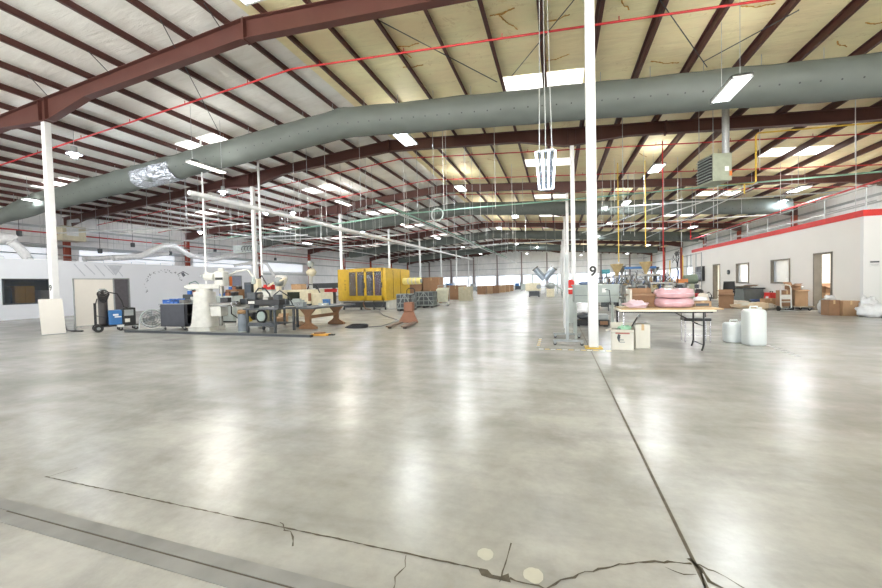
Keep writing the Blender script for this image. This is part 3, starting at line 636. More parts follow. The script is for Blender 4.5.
def conduit(P, Q, r, label, mt=GALV, drops=3):
    t = thing('conduit_run', label, 'conduit', (0, 0, 0), 0, 'conduit runs'); P, Q = Vector(P), Vector(Q)
    MB().cyl(P, Q, r, 8).build('conduit', mt, t)
    for k in range(drops):
        s = P.lerp(Q, (k+.5)/drops)
        if min(abs(s.y-q) for q in (12.3, 29.35, 46.4)) < 1.0: s = s+(Q-P).normalized()*(1.6 if abs((Q-P).y) > 5 else 0)
        MB().cyl(s, (s.x, s.y, roofz(s.x)+.22), .008, 5).build('hanger_rod', GALV, t)
conduit((-10, 8, 4.1), (-10, 45, 4.3), .08, 'white pipe standing in for a lit strip light over the yellow machine', WHITE, 5)  # the strip's glare is put into a thick white pipe
conduit((-4, 9, 3.22), (-4, 40, 3.35), .028, 'thin grey conduit running away left of centre', GALV, 5)
conduit((-4.6, 9, 3.6), (-4.6, 36, 3.75), .028, 'thin green grey conduit beside the thin grey one, left of centre', GREEN, 4)
conduit((6.5, 22.9, 5.6), (1.5, 24.6, 4.3), .035, 'pale conduit sloping down toward column 9 from the box heater')
conduit((9.0, 21, 5.7), (2.2, 25, 3.9), .03, 'second pale conduit sloping down right of column 9')
conduit((2.5, 20, 4.9), (12, 21, 5.0), .03, 'level pale conduit behind the box heater')
conduit((-26, 18, 4.6), (-14, 18.5, 4.4), .05, 'pale level conduit over the left office near the second beam', GALV, 4)
conduit((-30, 26, 4.7), (-12, 26, 4.5), .04, 'pale level conduit over the far left aisle', GALV, 4)
conduit((-30.4, 10, 4.35), (-30.4, 40, 4.35), .06, 'long grey pipe running along the left wall above the office', GALV, 5)
conduit((-30.2, 10, 3.75), (-30.2, 32, 3.75), .04, 'lower thin pipe running along the left wall above the office', GALV, 4)
conduit((11, 15.6, 3.9), (11, 34, 3.9), .03, 'thin level rail above the red capped office roof', GALV, 0)
conduit((-15, 36, 5.0), (2, 36, 5.1), .05, 'level pale pipe crossing far back at left of centre', GALV, 4)
# hanging drop rods
rnd = random.Random(21); spots = []
RW = {15.2: 'before the second beam', 17.6: 'just past the second beam', 21.5: 'in mid second bay', 23.4: 'before the third beam', 27: 'in the third bay', 32.5: 'before the fourth beam', 39: 'in the fifth bay', 48: 'in the sixth bay'}
def rod(X_, Y_, z0, k, lab):
    o = MB().cyl((0, 0, z0), (0, 0, roofz(X_)+.22), .011, 5).build('drop_rod', WHITE if k % 3 else GALV, None, loc=(X_, Y_, 0))
    tag(o, lab, 'rod', 'hanging drop rods')
k = 0
for Y_, xs_ in ((15.2, (-20.5, -19, -16.7, -14.6, -12.2, -10.4, -8.6, -4.5, -2.4, 2.6, 9.4)), (17.6, (-24, -22.5, -21, -19.6, -18, -14, -13.4, -11, -9.5, -7.2, -6.6, -3.9, 7.4, 10.8)),
                (21.5, (-27, -25.5, -24, -23, -21, -19, -17.8, -14.8, -12.5, -11.8, -9, -7, -4, -2.2, 2.2, 3.1, 5.7, 7.2)), (23.4, (-22, -20, -16.5, -10.5, -8, -6.2, 2.9, 4.2, 6.6, 8.4, 11)),
                (27, (-25, -22.4, -18.7, -16.9, -14, -11, -9.4, -6, -3, 2, 3.4, 5.2, 6.1, 8.1)), (32.5, (-24, -20, -17, -13, -9, -6, -2.5, 2, 3.8, 5.5, 7.7)), (39, (-22, -17, -13, -9, -5, -1, 3, 6, 9)), (48, (-20, -13, -8, -3, 3, 7))):
    for j, X_ in enumerate(sorted(xs_)):
        rod(X_+rnd.uniform(-.2, .2), Y_+rnd.uniform(-.4, .4), rnd.choice((3.0, 3.8, 4.4, 5.0, 5.4)), k, 'pale drop rod, %s from left in the row %s' % (nth(j), RW[Y_])); k += 1
# poles rising from the left aisle, coloured feed pipes over the packing machines
def pole(P, z0, r, mt, label, nm='service_pole'): tag(MB().cyl((0, 0, z0), (0, 0, roofz(P[0])+.2), r, 10).build(nm, mt, None, loc=(P[0], P[1], 0)), label, 'pole', 'service drops')
pole((-14.6, 12.3), 1.4, .035, WHITE, 'slim white service pole just right of the second left column')
pole((-13.6, 14.45), 1.4, .05, WHITE, 'wider white service pole between the second and third left columns')
# white flexible ducts above the left office
def flex(pts, r, label, seed=0):
    rnd = random.Random(seed); P = [Vector(p) for p in pts]; out = []; rad = []
    for a, c in zip(P, P[1:]):
        n = max(2, int((c-a).length/.12))
        for i in range(n):
            out.append(a.lerp(c, i/n)); rad.append(r*(1+.05*(len(out) % 2)+rnd.uniform(-.05, .05)))
    out.append(P[-1]); rad.append(r)
    for _ in range(3): out = [out[0]]+[(out[i-1]+out[i]*2+out[i+1])/4 for i in range(1, len(out)-1)]+[out[-1]]
    t = thing('flexible_duct', label, 'duct', (0, 0, 0), 0, 'white flexible ducts'); MB().tube(out, rad, 14).build('sleeve', FLEX, t)
    for q in (out[len(out)//4], out[len(out)*2//3]):
        if abs(q.y-12.3) < .7 or abs(q.y-9.5) < .2: q = Vector((q.x, q.y-.9, q.z)) if q.y < 9.6 else out[0]
        if abs(q.y-12.3) > .7: MB().cyl(q, (q.x, q.y, roofz(q.x)+.2), .01, 5).build('hanger_wire', GALV, t)
flex([(-28.6, 17.2, 3.6), (-28.4, 18.8, 3.8), (-28.3, 20.3, 4.7), (-28.2, 21.2, 4.75), (-28.3, 22.5, 4.1), (-28.3, 24.5, 3.9), (-28, 27, 4.5)], .2, 'white flexible duct humping over the office roof, above the mural')
flex([(-29.4, 16, 3.5), (-29.3, 18, 3.75), (-29.1, 20, 4.0), (-29.1, 21.5, 4.3)], .16, 'lower white flexible duct left of the humped one')
flex([(-29, 8.5, 4.4), (-28.9, 10.5, 4.5), (-28.8, 12.6, 4.35)], .3, 'thick white duct at the left edge above the office window')
flex([(-28.3, 12.2, 4.2), (-28.3, 12.6, 3.8), (-28.3, 12.9, 3.2)], .22, 'short white duct drooping to the office roof behind the left column')
flex([(-27.6, 26, 3.4), (-26.5, 27, 3.7), (-25.2, 27.4, 3.6), (-24.6, 27.6, 2.4)], .13, 'thin pale duct arching down right of the orange edged door')
t = thing('air_handler', 'grey boxed air handler with pipes hanging above the right end of the left office', 'air handler', (-24.5, 24.5, 4.3))
MB().bx(-1.1, 1.2, -.35, .35, 0, .62).build('casing', LGREY, t, bev=.02)
for k in range(4): MB().tube([(-.1+.3*k, -.36, .1), (-.1+.3*k, -.5, .25), (.0+.3*k, -.5, .45), (.1+.3*k, -.36, .52)], .035, 8).build('pipe_bend', DGREY, t)
for x in (-1, 1.1): MB().cyl((x, 0, .62), (x, 0, roofz(-24)-4.2), .01, 5).build('hanger_rod', GALV, t)
t = thing('rooftop_unit', 'beige boxed unit with elbow flue, left wall above the office', 'air handler', (-29.5, 15.4, 4.6))
MB().bx(-.5, .5, -.6, .6, 0, .9).build('casing', mat('tan_unit', (178, 172, 150), .5), t, bev=.02); MB().tube([(0, 0, .9), (0, 0, 1.25), (0, .5, 1.4)], .12, 10).build('flue', GALV, t); MB().bx(.5, .51, -.4, .2, .3, .8).build('grille', GALV, t)
for y in (-.5, .5): MB().cyl((.3, y, .9), (.3, y, roofz(-29)-4.5), .01, 5).build('hanger_rod', GALV, t)
t = thing('rooftop_cabinet', 'low tan cabinet on the office roof at the left edge', 'cabinet', (-28.4, 9.6, 3.16)); MB().bx(-.5, .5, -1.1, 1.1, .06, .85).build('casing', mat('tan_unit', (178, 172, 150), .5), t, bev=.02); MB().bx(-.4, .4, -1, 1, 0, .06).build('base', DGREY, t)
for k, y in enumerate((10.6, 12.4, 13.6, 15, 17.5, 19.4)):
    o = MB().tube([(-27.3, y, 3.16), (-27.3, y, 3.3), (-27.3, y+.9, 3.3), (-27.3, y+.9, 3.16)], .02, 6).build('roof_hoop', GALV)
    tag(o, 'low bent pipe hoop on the edge of the left office roof, %s from the left' % nth(k), 'hoop', 'office roof hoops')

# PIPE RUNS LEFT: more runs above the left office and the left aisle
for k, (P_, Q_, r_, mt_) in enumerate((((-31.1, 9, 4.9), (-31.1, 36, 4.9), .035, WHITE), ((-28.5, 13.6, 5.3), (-27.2, 20, 5.3), .03, GALV), ((-27.5, 13.6, 4.75), (-18, 15.4, 4.75), .035, GALV), ((-27.8, 17, 5.15), (-17, 17.2, 5.1), .03, WHITE),
        ((-25, 20.5, 4.0), (-16.5, 20.6, 4.0), .03, GALV), ((-22, 24.5, 5.2), (-11, 25, 5.0), .03, WHITE), ((-18.5, 13.5, 5.3), (-18.5, 28, 5.3), .03, WHITE), ((-12.5, 18.8, 4.7), (-12.5, 35, 4.75), .04, GALV), ((-20.5, 19, 5.0), (-20.5, 40, 5.0), .04, WHITE), ((-8, 20.5, 5.3), (-8, 42, 5.4), .03, GALV), ((1.5, 26, 4.9), (12, 27, 5.0), .03, WHITE), ((8.2, 19.5, 5.2), (8.2, 40, 5.3), .03, GALV))):
    conduit(P_, Q_, r_, ['high white pipe along the left wall above the office', 'short pipe slanting over the left office roof', 'grey conduit from the left office roof toward the second column', 'white conduit behind it, crossing to the second column', 'low grey conduit crossing above the milling machine', 'white conduit crossing above the beige machines', 'white conduit running away left of the second column', 'grey conduit running away over the beige machines', 'white conduit running away at far left', 'grey conduit running away above the yellow machine', 'white conduit crossing above the packing machines', 'grey conduit running away beside the right office'][k], mt_, 4)
for k, (px, z_) in enumerate(((20, 4.9), (100, 4.2), (133, 4.8), (170, 4.4), (215, 4.9), (275, 4.6))):
    P_ = onx(px, 250, -29.0)
    t = thing('hanging_drop_box', 'small grey outlet box hanging on a cord above the left office, %s from the left' % nth(k), 'outlet', (P_.x, P_.y, z_), 0, 'hanging outlet boxes')
    MB().bx(-.09, .09, -.09, .09, -.3, 0).build('box', DGREY, t); MB().cyl((0, 0, 0), (0, 0, roofz(P_.x)+.2-z_), .012, 5).build('cord', BLACK, t)
# ------------------------------------------------------------------ small builders
def carton(label, P, w_, d_, h_, rz=0, mt=CARD, flaps=0, tape=True, grp=None, name='cardboard_box', z=0):
    t = thing(name, label, 'box', (P[0], P[1], z), rz, grp); i = .006
    b = MB().bx(-w_/2, w_/2, -d_/2, d_/2, 0, i).bx(-w_/2, w_/2, -d_/2, -d_/2+i, 0, h_).bx(-w_/2, w_/2, d_/2-i, d_/2, 0, h_).bx(-w_/2, -w_/2+i, -d_/2, d_/2, 0, h_).bx(w_/2-i, w_/2, -d_/2, d_/2, 0, h_)
    if not flaps: b.bx(-w_/2, w_/2, -d_/2, d_/2, h_-i, h_)
    b.build('body', mt, t)
    if flaps:
        for k, (s, ax) in enumerate(((-1, 'y'), (1, 'y'), (-1, 'x'), (1, 'x'))[:flaps]):
            L = .4*min(w_, d_); a = (.5, 1.0, .35, .8)[k]
            if ax == 'y': MB().box((0, s*(d_/2+L/2*math.cos(a)), h_+L/2*math.sin(a)*(1 if k % 2 else -.6)), (w_, L, .006), 0, (a if s > 0 else a*.6)).build('flap', mt, t)
            else: MB().add([(s*w_/2, -d_/2, h_), (s*w_/2, d_/2, h_), (s*(w_/2+L*.8), d_/2, h_+L*(.4 if s > 0 else -.3)), (s*(w_/2+L*.8), -d_/2, h_+L*(.4 if s > 0 else -.3))], [(0, 1, 2, 3)]).build('flap', mt, t)
    elif tape: MB().bx(-.025, .025, -d_/2-.002, d_/2+.002, h_*.75, h_+.002).build('tape', TAPE, t)
    return t
def crumple(name, label, cat_, P, r, mt, seed, z=None, rough=.25, grp=None, pw=.8):
    o = MB().blob((0, 0, r[2]*.9), r, 16, rough, seed, flat=-r[2]*.9, pw=pw).build(name, mt, None, loc=(P[0], P[1], z or 0)); return tag(o, label, cat_, grp)
def caster(parent, x, y, r=.04, z=None):
    c = MB().cyl((x, y-.012, r), (x, y+.012, r), r, 12).build('caster', BLACK, parent)
    MB().bx(x-.02, x+.02, y-.018, y-.013, r, 2*r+.02).bx(x-.02, x+.02, y+.013, y+.018, r, 2*r+.02).build('fork', GREYM, c)
# floor tape
tp = thing('floor_tape', 'yellow and white hazard tape on the floor by the rolling board and column 9', 'floor tape', (0, 0, 0))
b1, b2 = MB(), MB()
for k in range(9): (b1 if k % 2 else b2).bx(-.42, -.36, 7.72+.13*k, 7.82+.13*k, 0, .002)
for k in range(12): (b1 if k % 2 else b2).bx(-.36+.11*k, -.27+.11*k, 7.42, 7.47, 0, .002)
o = b1.build('yellow_marks', YELP, tp); b2.build('white_marks', WHITE, tp)
tp = thing('floor_tape', 'striped tape line on the open floor right of the tall white jug', 'floor tape', (0, 0, 0))
b1, b2 = MB(), MB()
A_, B_ = G(768, 345.5), G(800, 357)
for k in range(14): s = A_.lerp(B_, k/14); (b1 if k % 2 else b2).box((s.x, s.y, .001), (.07, .05, .002), .3)
o = b1.build('dark_marks', GREYM, tp); o['kind'] = 'stuff'; o = b2.build('pale_marks', WHITE, tp); o['kind'] = 'stuff'
# ------------------------------------------------------------------ leaning white board at the left column
P = (-15.62, 7.63); t = thing('leaning_board', 'pale board leaning upright on the white column at far left', 'board', (P[0], P[1], 0), face((-15.78, 7.77)))
b = MB(); y0, y1_, h = -.30, -.0, 1.13
b.add([(-.27, y0, .0), (.27, y0, .0), (.22, y1_, h), (-.32, y1_, h), (-.27, y0-.02, .004), (.27, y0-.02, .004), (.22, y1_-.02, h+.004), (-.32, y1_-.02, h+.004)], [(0, 1, 2, 3), (7, 6, 5, 4), (0, 4, 5, 1), (1, 5, 6, 2), (2, 6, 7, 3), (3, 7, 4, 0)])
b.build('panel', mat('pale_laminate', (214, 210, 202), .5, noise=.02), t); MB().bar((-.27, y0-.022, .012), (.27, y0-.022, .012), .01, .02).build('edge_trim', GREYM, t)
P = G(84, 330.5); tag(MB().tube([G(62, 312, .62), G(64, 322, .35), G(67, 330, .03), G(72, 331, .02), G(83, 331, .02)], .02, 6).build('black_hose', BLACK), 'black hose hanging beside the leaning board and trailing on the floor', 'hose')
t = thing('floor_stand_foot', 'small black foot with a short upright at the end of the hose', 'stand', G(76, 331)); MB().bx(-.25, .3, -.03, .03, 0, .03).build('bar', BLACK, t); MB().bx(-.05, -.02, -.02, .02, .03, .28).build('upright', GREYM, t)
# white partition board
t = thing('partition_board', 'wide pale partition board with thin grey edge behind the blue welder', 'board', (-17.5, 9.85, 0))
MB().bx(-.015, .015, -.66, .62, .03, 1.83).build('panel', mat('pale_laminate', (214, 210, 202), .5), t)
MB().bx(-.02, .025, -.69, -.66, .0, 1.86).bx(-.02, .025, .62, .65, 0, 1.86).bx(-.02, .025, -.69, .65, 1.83, 1.86).build('edge_frame', GREYM, t)
for y in (-.6, .55): MB().bx(-.25, .25, y-.02, y+.02, 0, .03).build('foot', GREYM, t)
# ------------------------------------------------------------------ welder
P = (-14.3, 8.6); t = thing('welder_cart', 'blue fronted welding machine on a cart with dark gas bottle and coiled leads', 'welder', (*P, 0), face(P)+.1)
MB().bx(-.5, .56, -.25, .3, .16, .2).build('tray', BLACK, t)
MB().bx(-.19, .14, -.28, .25, .22, .70).build('power_source', BLUE, t, bev=.015)
MB().bx(.16, .5, -.26, .28, .2, .76).build('wire_feeder', BLACK, t, bev=.015)
MB().bx(.2, .44, -.275, -.26, .5, .7).build('control_panel', GREYM, t); MB().bx(.21, .34, -.275, -.26, .28, .4).build('dial_plate', CREAM, t)
MB().bx(-.09, .05, -.285, -.28, .52, .58).bx(-.05, .12, -.285, -.28, .46, .5).build('white_mark', WHITE, t)
MB().bx(-.0, .18, -.285, -.25, .14, .21).build('rating_plate', WHITE, t)
bt = MB().lathe([(.0, .2), (.12, .2), (.125, .3), (.125, 1.15), (.09, 1.24), (.04, 1.28), (.04, 1.38), (0, 1.38)], (-.3, .05, 0), 16).build('gas_bottle', mat('dark_bottle', (58, 52, 50), .4), t)
MB().bx(-.37, -.23, 0, .1, 1.38, 1.43).disc((-.22, -.02, 1.36), .05, (1, -1, 0)).disc((-.38, -.02, 1.36), .05, (-1, -1, 0)).build('regulator', GREYM, bt)
for k in range(4): MB().tube([(-.3+(.1+.015*k)*math.cos(a), -.12-.02*k, 1.1+.05*k+(.12)*math.sin(a)) for a in [2*PI*i/16 for i in range(16)]], .018, 6, closed=True).build('coiled_lead', BLACK, t)
MB().tube([(-.14, -.1, 1.3), (.05, -.15, 1.25), (.16, -.15, 1.0), (.2, -.2, .8), (.3, -.2, .76)], .02, 6).build('lead', BLACK, t)
MB().tube([(-.45, -.12, 1.1), (-.52, -.15, .8), (-.5, -.15, .55), (-.2, -.2, .45)], .015, 6).build('lead', BLACK, t)
for s in (-.22, .27): w_ = MB().cyl((-.45, s-.03, .125), (-.45, s+.03, .125), .125, 20).build('wheel', BLACK, t); MB().cyl((-.45, s-.035, .125), (-.45, s+.035, .125), .05, 12).build('hub', GREYM, w_)
MB().bx(-.52, -.4, -.22, .27, .12, .2).build('axle_bracket', BLACK, t)
for x, y in ((.1, -.2), (.5, -.2), (.1, .22), (.5, .22)): caster(t, x, y, .06)
MB().tube([(-.5, -.2, .18), (-.5, -.2, .95), (-.5, .25, .95), (-.5, .25, .18)], .018, 6).build('handle_frame', BLACK, t)
# ------------------------------------------------------------------ drum fan
P = (-12.95, 8.85); t = thing('floor_fan', 'round wire cage floor fan on a tubular stand, left of the black tool cart', 'fan', (*P, 0), face(P))
def ring(c, r, tr, n=24, tilt=0): return [(c[0]+r*math.cos(a), c[1]+r*math.sin(a)*math.sin(tilt), c[2]+r*math.sin(a)*math.cos(tilt)) for a in [2*PI*i/n for i in range(n)]]
g = MB()
for r_ in (.29, .22, .15, .08): g.tube(ring((0, -.08, .4), r_, .006, tilt=.35), .007, 5, closed=True)
for k in range(16): a = 2*PI*k/16; g.cyl((.05*math.cos(a), -.08+.05*math.sin(a)*math.sin(.35), .4+.05*math.sin(a)*math.cos(.35)), (.29*math.cos(a), -.08+.29*math.sin(a)*math.sin(.35), .4+.29*math.sin(a)*math.cos(.35)), .004, 4)
g.build('wire_cage', DGREY, t)
MB().tube(ring((0, .0, .4), .30, .02, tilt=.35), .025, 6, closed=True).build('drum_rim', LGREY, t)
bl = MB()
for k in range(4):
    a = PI/2*k+.3; u = Vector((math.cos(a), math.sin(a)*math.sin(.35), math.sin(a)*math.cos(.35))); v = Vector((-math.sin(a), math.cos(a)*math.sin(.35), math.cos(a)*math.cos(.35))); c = Vector((0, -.03, .4)); nn = u.cross(v)*.03
    bl.add([c+u*.04-v*.02, c+u*.24-v*.09+nn, c+u*.26+v*.09-nn, c+u*.04+v*.03], [(0, 1, 2, 3)])
o = bl.build('blades', GREYM, t); MB().cyl((0, -.05, .38), (0, .16, .46), .07, 12).build('motor', GREYM, t)
for s in (-1, 1): MB().tube([(s*.36, -.28, .02), (s*.31, 0, .4), (s*.36, .25, .02)], .015, 6).build('stand_leg', GREYM, t)
MB().tube([(-.36, -.28, .02), (-.30, -.32, .02), (.30, -.32, .02), (.36, -.28, .02)], .015, 6).build('stand_foot', GREYM, t); MB().tube([(-.36, .25, .02), (.36, .25, .02)], .015, 6).build('stand_foot', GREYM, t)
# ------------------------------------------------------------------ black tool cart with blue bins
t = thing('tool_cart', 'dark grey steel cart on casters carrying blue bins, left of the milling machine', 'cart', (-12.08, 9.27, 0))
b = MB().bx(-.54, .54, -.37, -.355, .13, .86).bx(-.54, -.525, -.37, .37, .13, .86).bx(-.54, .54, .355, .37, .13, .86).bx(-.54, .54, -.37, .37, .13, .15).bx(.525, .54, -.37, .37, .13, .2).bx(.525, .54, -.37, -.28, .13, .86).bx(.525, .54, .3, .37, .13, .86)
b.build('cabinet', mat('charcoal_cart', (66, 68, 76), .5), t); MB().bx(-.57, .57, -.4, .4, .86, .885).build('top', GREYM, t); MB().bx(-.52, .52, -.35, .35, .48, .5).build('shelf', BLACK, t)
MB().tube([(-.54, -.3, .8), (-.66, -.3, .8), (-.66, .3, .8), (-.54, .3, .8)], .014, 6).build('push_handle', CHROME, t)
for x in (-.45, .45):
    for y in (-.3, .3): caster(t, x, y, .05)
bn = []
for k, (x, y, z) in enumerate(((-.42, -.2, 0), (-.25, -.2, 0), (-.08, -.2, 0), (-.42, .1, 0), (-.25, .1, 0), (.1, -.2, 0))):
    q = thing('parts_bin', 'blue plastic parts bin on the dark cart, %s' % ['front left corner', 'front row second', 'front row third', 'back left corner', 'back row second', 'front row right end'][k], 'bin', (-12.08+x, 9.27+y, .885), 0, 'blue bins on the cart')
    MB().bx(-.075, .075, -.12, -.115, 0, .07).bx(-.075, .075, .115, .12, 0, .15).bx(-.075, -.07, -.12, .12, 0, .13).bx(.07, .075, -.12, .12, 0, .13).bx(-.075, .075, -.12, .12, 0, .005).build('tray', BLUEB, q)
    MB().bx(-.065, .065, -.1, .1, .005, .06+.02*(k % 3)).build('contents', [GREYM, CREAM, BLACK][k % 3], q)
for k, (x, y, s, mt, nm) in enumerate(((.3, -.15, (.2, .25, .12), STEEL, 'machine_vise'), (.45, .1, (.14, .2, .1), GREYM, 'steel_block'), (.28, .2, (.16, .16, .2), CREAM, 'coolant_tin'))):
    q = thing(nm, {'machine_vise': 'steel vise on the right of the dark cart top', 'steel_block': 'grey steel block at the right edge of the dark cart', 'coolant_tin': 'cream tin at the back of the dark cart'}[nm], 'tool', (-12.08+x, 9.27+y, .885))
    MB().bx(-s[0]/2, s[0]/2, -s[1]/2, s[1]/2, 0, s[2]*.6).build('base', mt, q, bev=.008); MB().bx(-s[0]/2, s[0]/2, -s[1]/2, -s[1]/4, s[2]*.6, s[2]).build('jaw', mt, q); MB().bx(-s[0]/2, s[0]/2, s[1]/4, s[1]/2, s[2]*.6, s[2]).build('jaw', mt, q)
    MB().cyl((0, -s[1]/2-.06, s[2]*.3), (0, -s[1]/2, s[2]*.3), .015, 8).build('spindle', CHROME, q)
# ------------------------------------------------------------------ milling machine
P = (-10.95, 9.15); t = thing('milling_machine', 'cream knee type milling machine with tapering pedestal and angled head', 'milling machine', (*P, 0), face(P)*.35)
MB().ext([(-.34, -.38), (.36, -.38), (.36, .45), (-.34, .45)], 0, .14, 'z').build('base', CREAM, t, bev=.03)
pd_ = MB(); n = 16; prof = [(.14, .36), (.25, .33), (.7, .29), (1.1, .26), (1.24, .27), (1.26, .2)]; vs = []
for z, r in prof: vs += [(math.copysign(abs(math.cos(a))**.5, math.cos(a))*r, math.copysign(abs(math.sin(a))**.5, math.sin(a))*r*1.05, z) for a in [2*PI*(i+.5)/n for i in range(n)]]
pd_.add(vs, [(k*n+i, k*n+(i+1) % n, (k+1)*n+(i+1) % n, (k+1)*n+i) for k in range(len(prof)-1) for i in range(n)], True); pd_.add(vs[-n:], [tuple(range(n))]); pd_.build('pedestal', CREAM, t)
MB().cyl((0, 0, 1.24), (0, 0, 1.34), .24, 20).build('turret', CREAM, t)
MB().bx(-.5, .55, -.13, .13, 1.34, 1.5).bx(-.62, -.5, -.07, .07, 1.38, 1.46).build('ram', CREAM, t, bev=.02)
hd = MB().bx(.42, .72, -.16, .16, 1.42, 1.9).build('head', CREAM, t, bev=.04)
MB().cyl((.35, 0, 1.72), (.05, 0, 1.76), .13, 14).build('drive_motor', CREAM, hd); MB().cyl((.0, 0, 1.76), (-.08, 0, 1.76), .05, 10).build('motor_cap', GREYM, hd)
MB().bx(.46, .70, -.175, -.16, 1.62, 1.70).build('nameplate', BLACK, hd); MB().cyl((.57, 0, 1.9), (.57, 0, 2.0), .09, 12).build('brake_cap', CREAM, hd)
MB().cyl((.57, -.02, 1.42), (.57, -.02, 1.18), .07, 12).cyl((.57, -.02, 1.18), (.57, -.02, 1.08), .035, 10).build('quill', STEEL, hd)
MB().bar((.6, -.18, 1.45), (.72, -.4, 1.38), .02).build('feed_lever', CHROME, hd)
MB().bx(.28, .62, -.2, .22, .45, .78).build('knee', CREAM, t, bev=.02); MB().bx(.1, 1.05, -.22, .2, .8, .88).build('table', STEEL, t, bev=.01)
MB().bx(.35, .8, -.16, .16, .76, .8).build('saddle', GREYM, t); MB().cyl((.5, 0, .14), (.5, 0, .45), .06, 12).build('knee_screw', STEEL, t)
for x in (.08, 1.08): h_ = MB().tube(ring((x, -.25, .84), .09, .01, 14), .01, 6, closed=True).build('handwheel', CHROME, t)
MB().bx(.7, .95, -.35, -.15, .9, 1.05).build('vise', BLACK, t, bev=.01)
MB().tube([(.25, .1, 1.5), (.5, .3, 1.7), (.9, .3, 1.9), (1.3, .25, 1.95), (1.5, .2, 1.7)], .03, 8).build('hose', CREAM, t); MB().lathe([(.03, 0), (.08, -.12), (.07, -.22), (0, -.24)], (1.5, .2, 1.7), 12).build('lamp_head', LGREY, t)
# machine base right of the mill: pale frame with black and yellow motor
t = thing('surface_grinder', 'pale machine with dark motor between the milling machine and the grey drum', 'machine', (-9.75, 9.95, 0))
MB().bx(-.35, .35, -.2, .35, 0, .1).build('base', CREAM, t, bev=.02); MB().ext([(-.5, .1), (-.2, .1), (-.1, .75), (-.45, .75)], -.25, .3, 'y').build('column', CREAM, t, bev=.02)
MB().bx(-.5, .4, -.3, .3, .72, .8).build('table', STEEL, t); MB().cyl((-.05, -.28, .38), (.3, -.28, .42), .13, 14).build('motor', BLACK, t); MB().cyl((.1, -.42, .3), (.25, -.42, .34), .09, 12).build('pulley', YELP, t)
MB().bx(-.4, -.1, -.2, .2, .8, .98).build('gearbox', DGREY, t, bev=.02); MB().cyl((.15, 0, .8), (.15, 0, 1.15), .07, 12).build('spindle_head', DGREY, t); MB().tube([(-.4, -.25, .9), (-.6, -.35, .85), (-.55, -.4, .5), (-.3, -.38, .35)], .02, 6).build('cable', BLACK, t)
t = thing('grey_drum', 'upright grey drum with brown rusty lid under the lathe bench end', 'drum', (-9.2, 8.95, 0))
MB().lathe([(0, .02), (.15, .02), (.155, .05), (.15, .1), (.15, .25), (.158, .27), (.15, .29), (.15, .52), (.155, .55), (0, .56)], n=20).build('body', mat('blue_grey_drum', (120, 128, 136), .45), t); MB().lathe([(0, .56), (.155, .56), (.155, .64), (.12, .68), (0, .68)], n=20).build('lid', mat('rusty_lid', (150, 118, 80), .7), t)
MB().lathe([(0, 0), (.16, 0), (.16, .03), (0, .03)], n=20).build('base_ring', LGREY, t)
# ------------------------------------------------------------------ lathe bench
t = thing('steel_bench', 'grey steel bench on square legs carrying a black machine, next to the grey drum', 'bench', (-8.35, 9.2, 0))
MB().bx(-.65, .62, -.45, .33, .68, .72).build('top', DGREY, t)
for x, y in ((-.5, -.43), (.5, -.43), (-.58, .28), (.58, .28)): MB().bx(x-.03, x+.03, y-.03, y+.03, 0, .68).build('leg', DGREY, t)
MB().bx(-.5, .5, -.46, -.40, .2, .3).build('lower_rail', DGREY, t); MB().bx(-.55, .55, -.4, .35, .24, .26).build('shelf', DGREY, t)
t = thing('bench_lathe', 'black bench machine with long bed and looping hose on the steel bench', 'lathe', (-8.3, 9.15, .72))
MB().bx(-.6, .55, -.3, -.05, .1, .26).build('bed', BLACK, t, bev=.015); MB().bx(-.55, -.4, -.28, -.07, 0, .1).bx(.35, .5, -.28, -.07, 0, .1).build('feet', DGREY, t)
MB().bx(-.6, -.3, -.32, 0, .26, .48).build('headstock', DGREY, t, bev=.02); MB().cyl((-.3, -.17, .36), (-.2, -.17, .36), .08, 14).build('chuck', STEEL, t); MB().bx(.3, .5, -.26, -.08, .26, .4).build('tailstock', DGREY, t, bev=.01)
MB().bx(-.58, -.35, -.305, -.3, .14, .22).build('label_plate', CREAM, t)
MB().tube([(-.55, -.1, .1), (-.5, -.12, .45), (-.35, -.12, .6), (-.1, -.12, .58), (.05, -.12, .42), (.1, -.12, .2)], .025, 8).build('hose', BLACK, t)
MB().tube([(.3, -.2, .4), (.5, -.2, .52), (.8, -.2, .35), (.9, -.15, .1)], .018, 6).build('hose', BLACK, t); MB().bx(0, .2, -.34, -.02, .26, .34).build('carriage', STEEL, t)
t = thing('hose_reel', 'round pale reel with black hose hanging under the steel bench', 'reel', (-8.65, 9.1, .46))
MB().tube(ring((0, 0, 0), .19, .02, 24), .03, 8, closed=True).build('hose', BLACK, t); MB().cyl((0, -.02, 0), (0, .03, 0), .15, 20).build('disc', mat('pale_green_disc', (190, 205, 195), .4), t); MB().bx(-.02, .02, -.01, .02, .15, .22).build('bracket', DGREY, t)
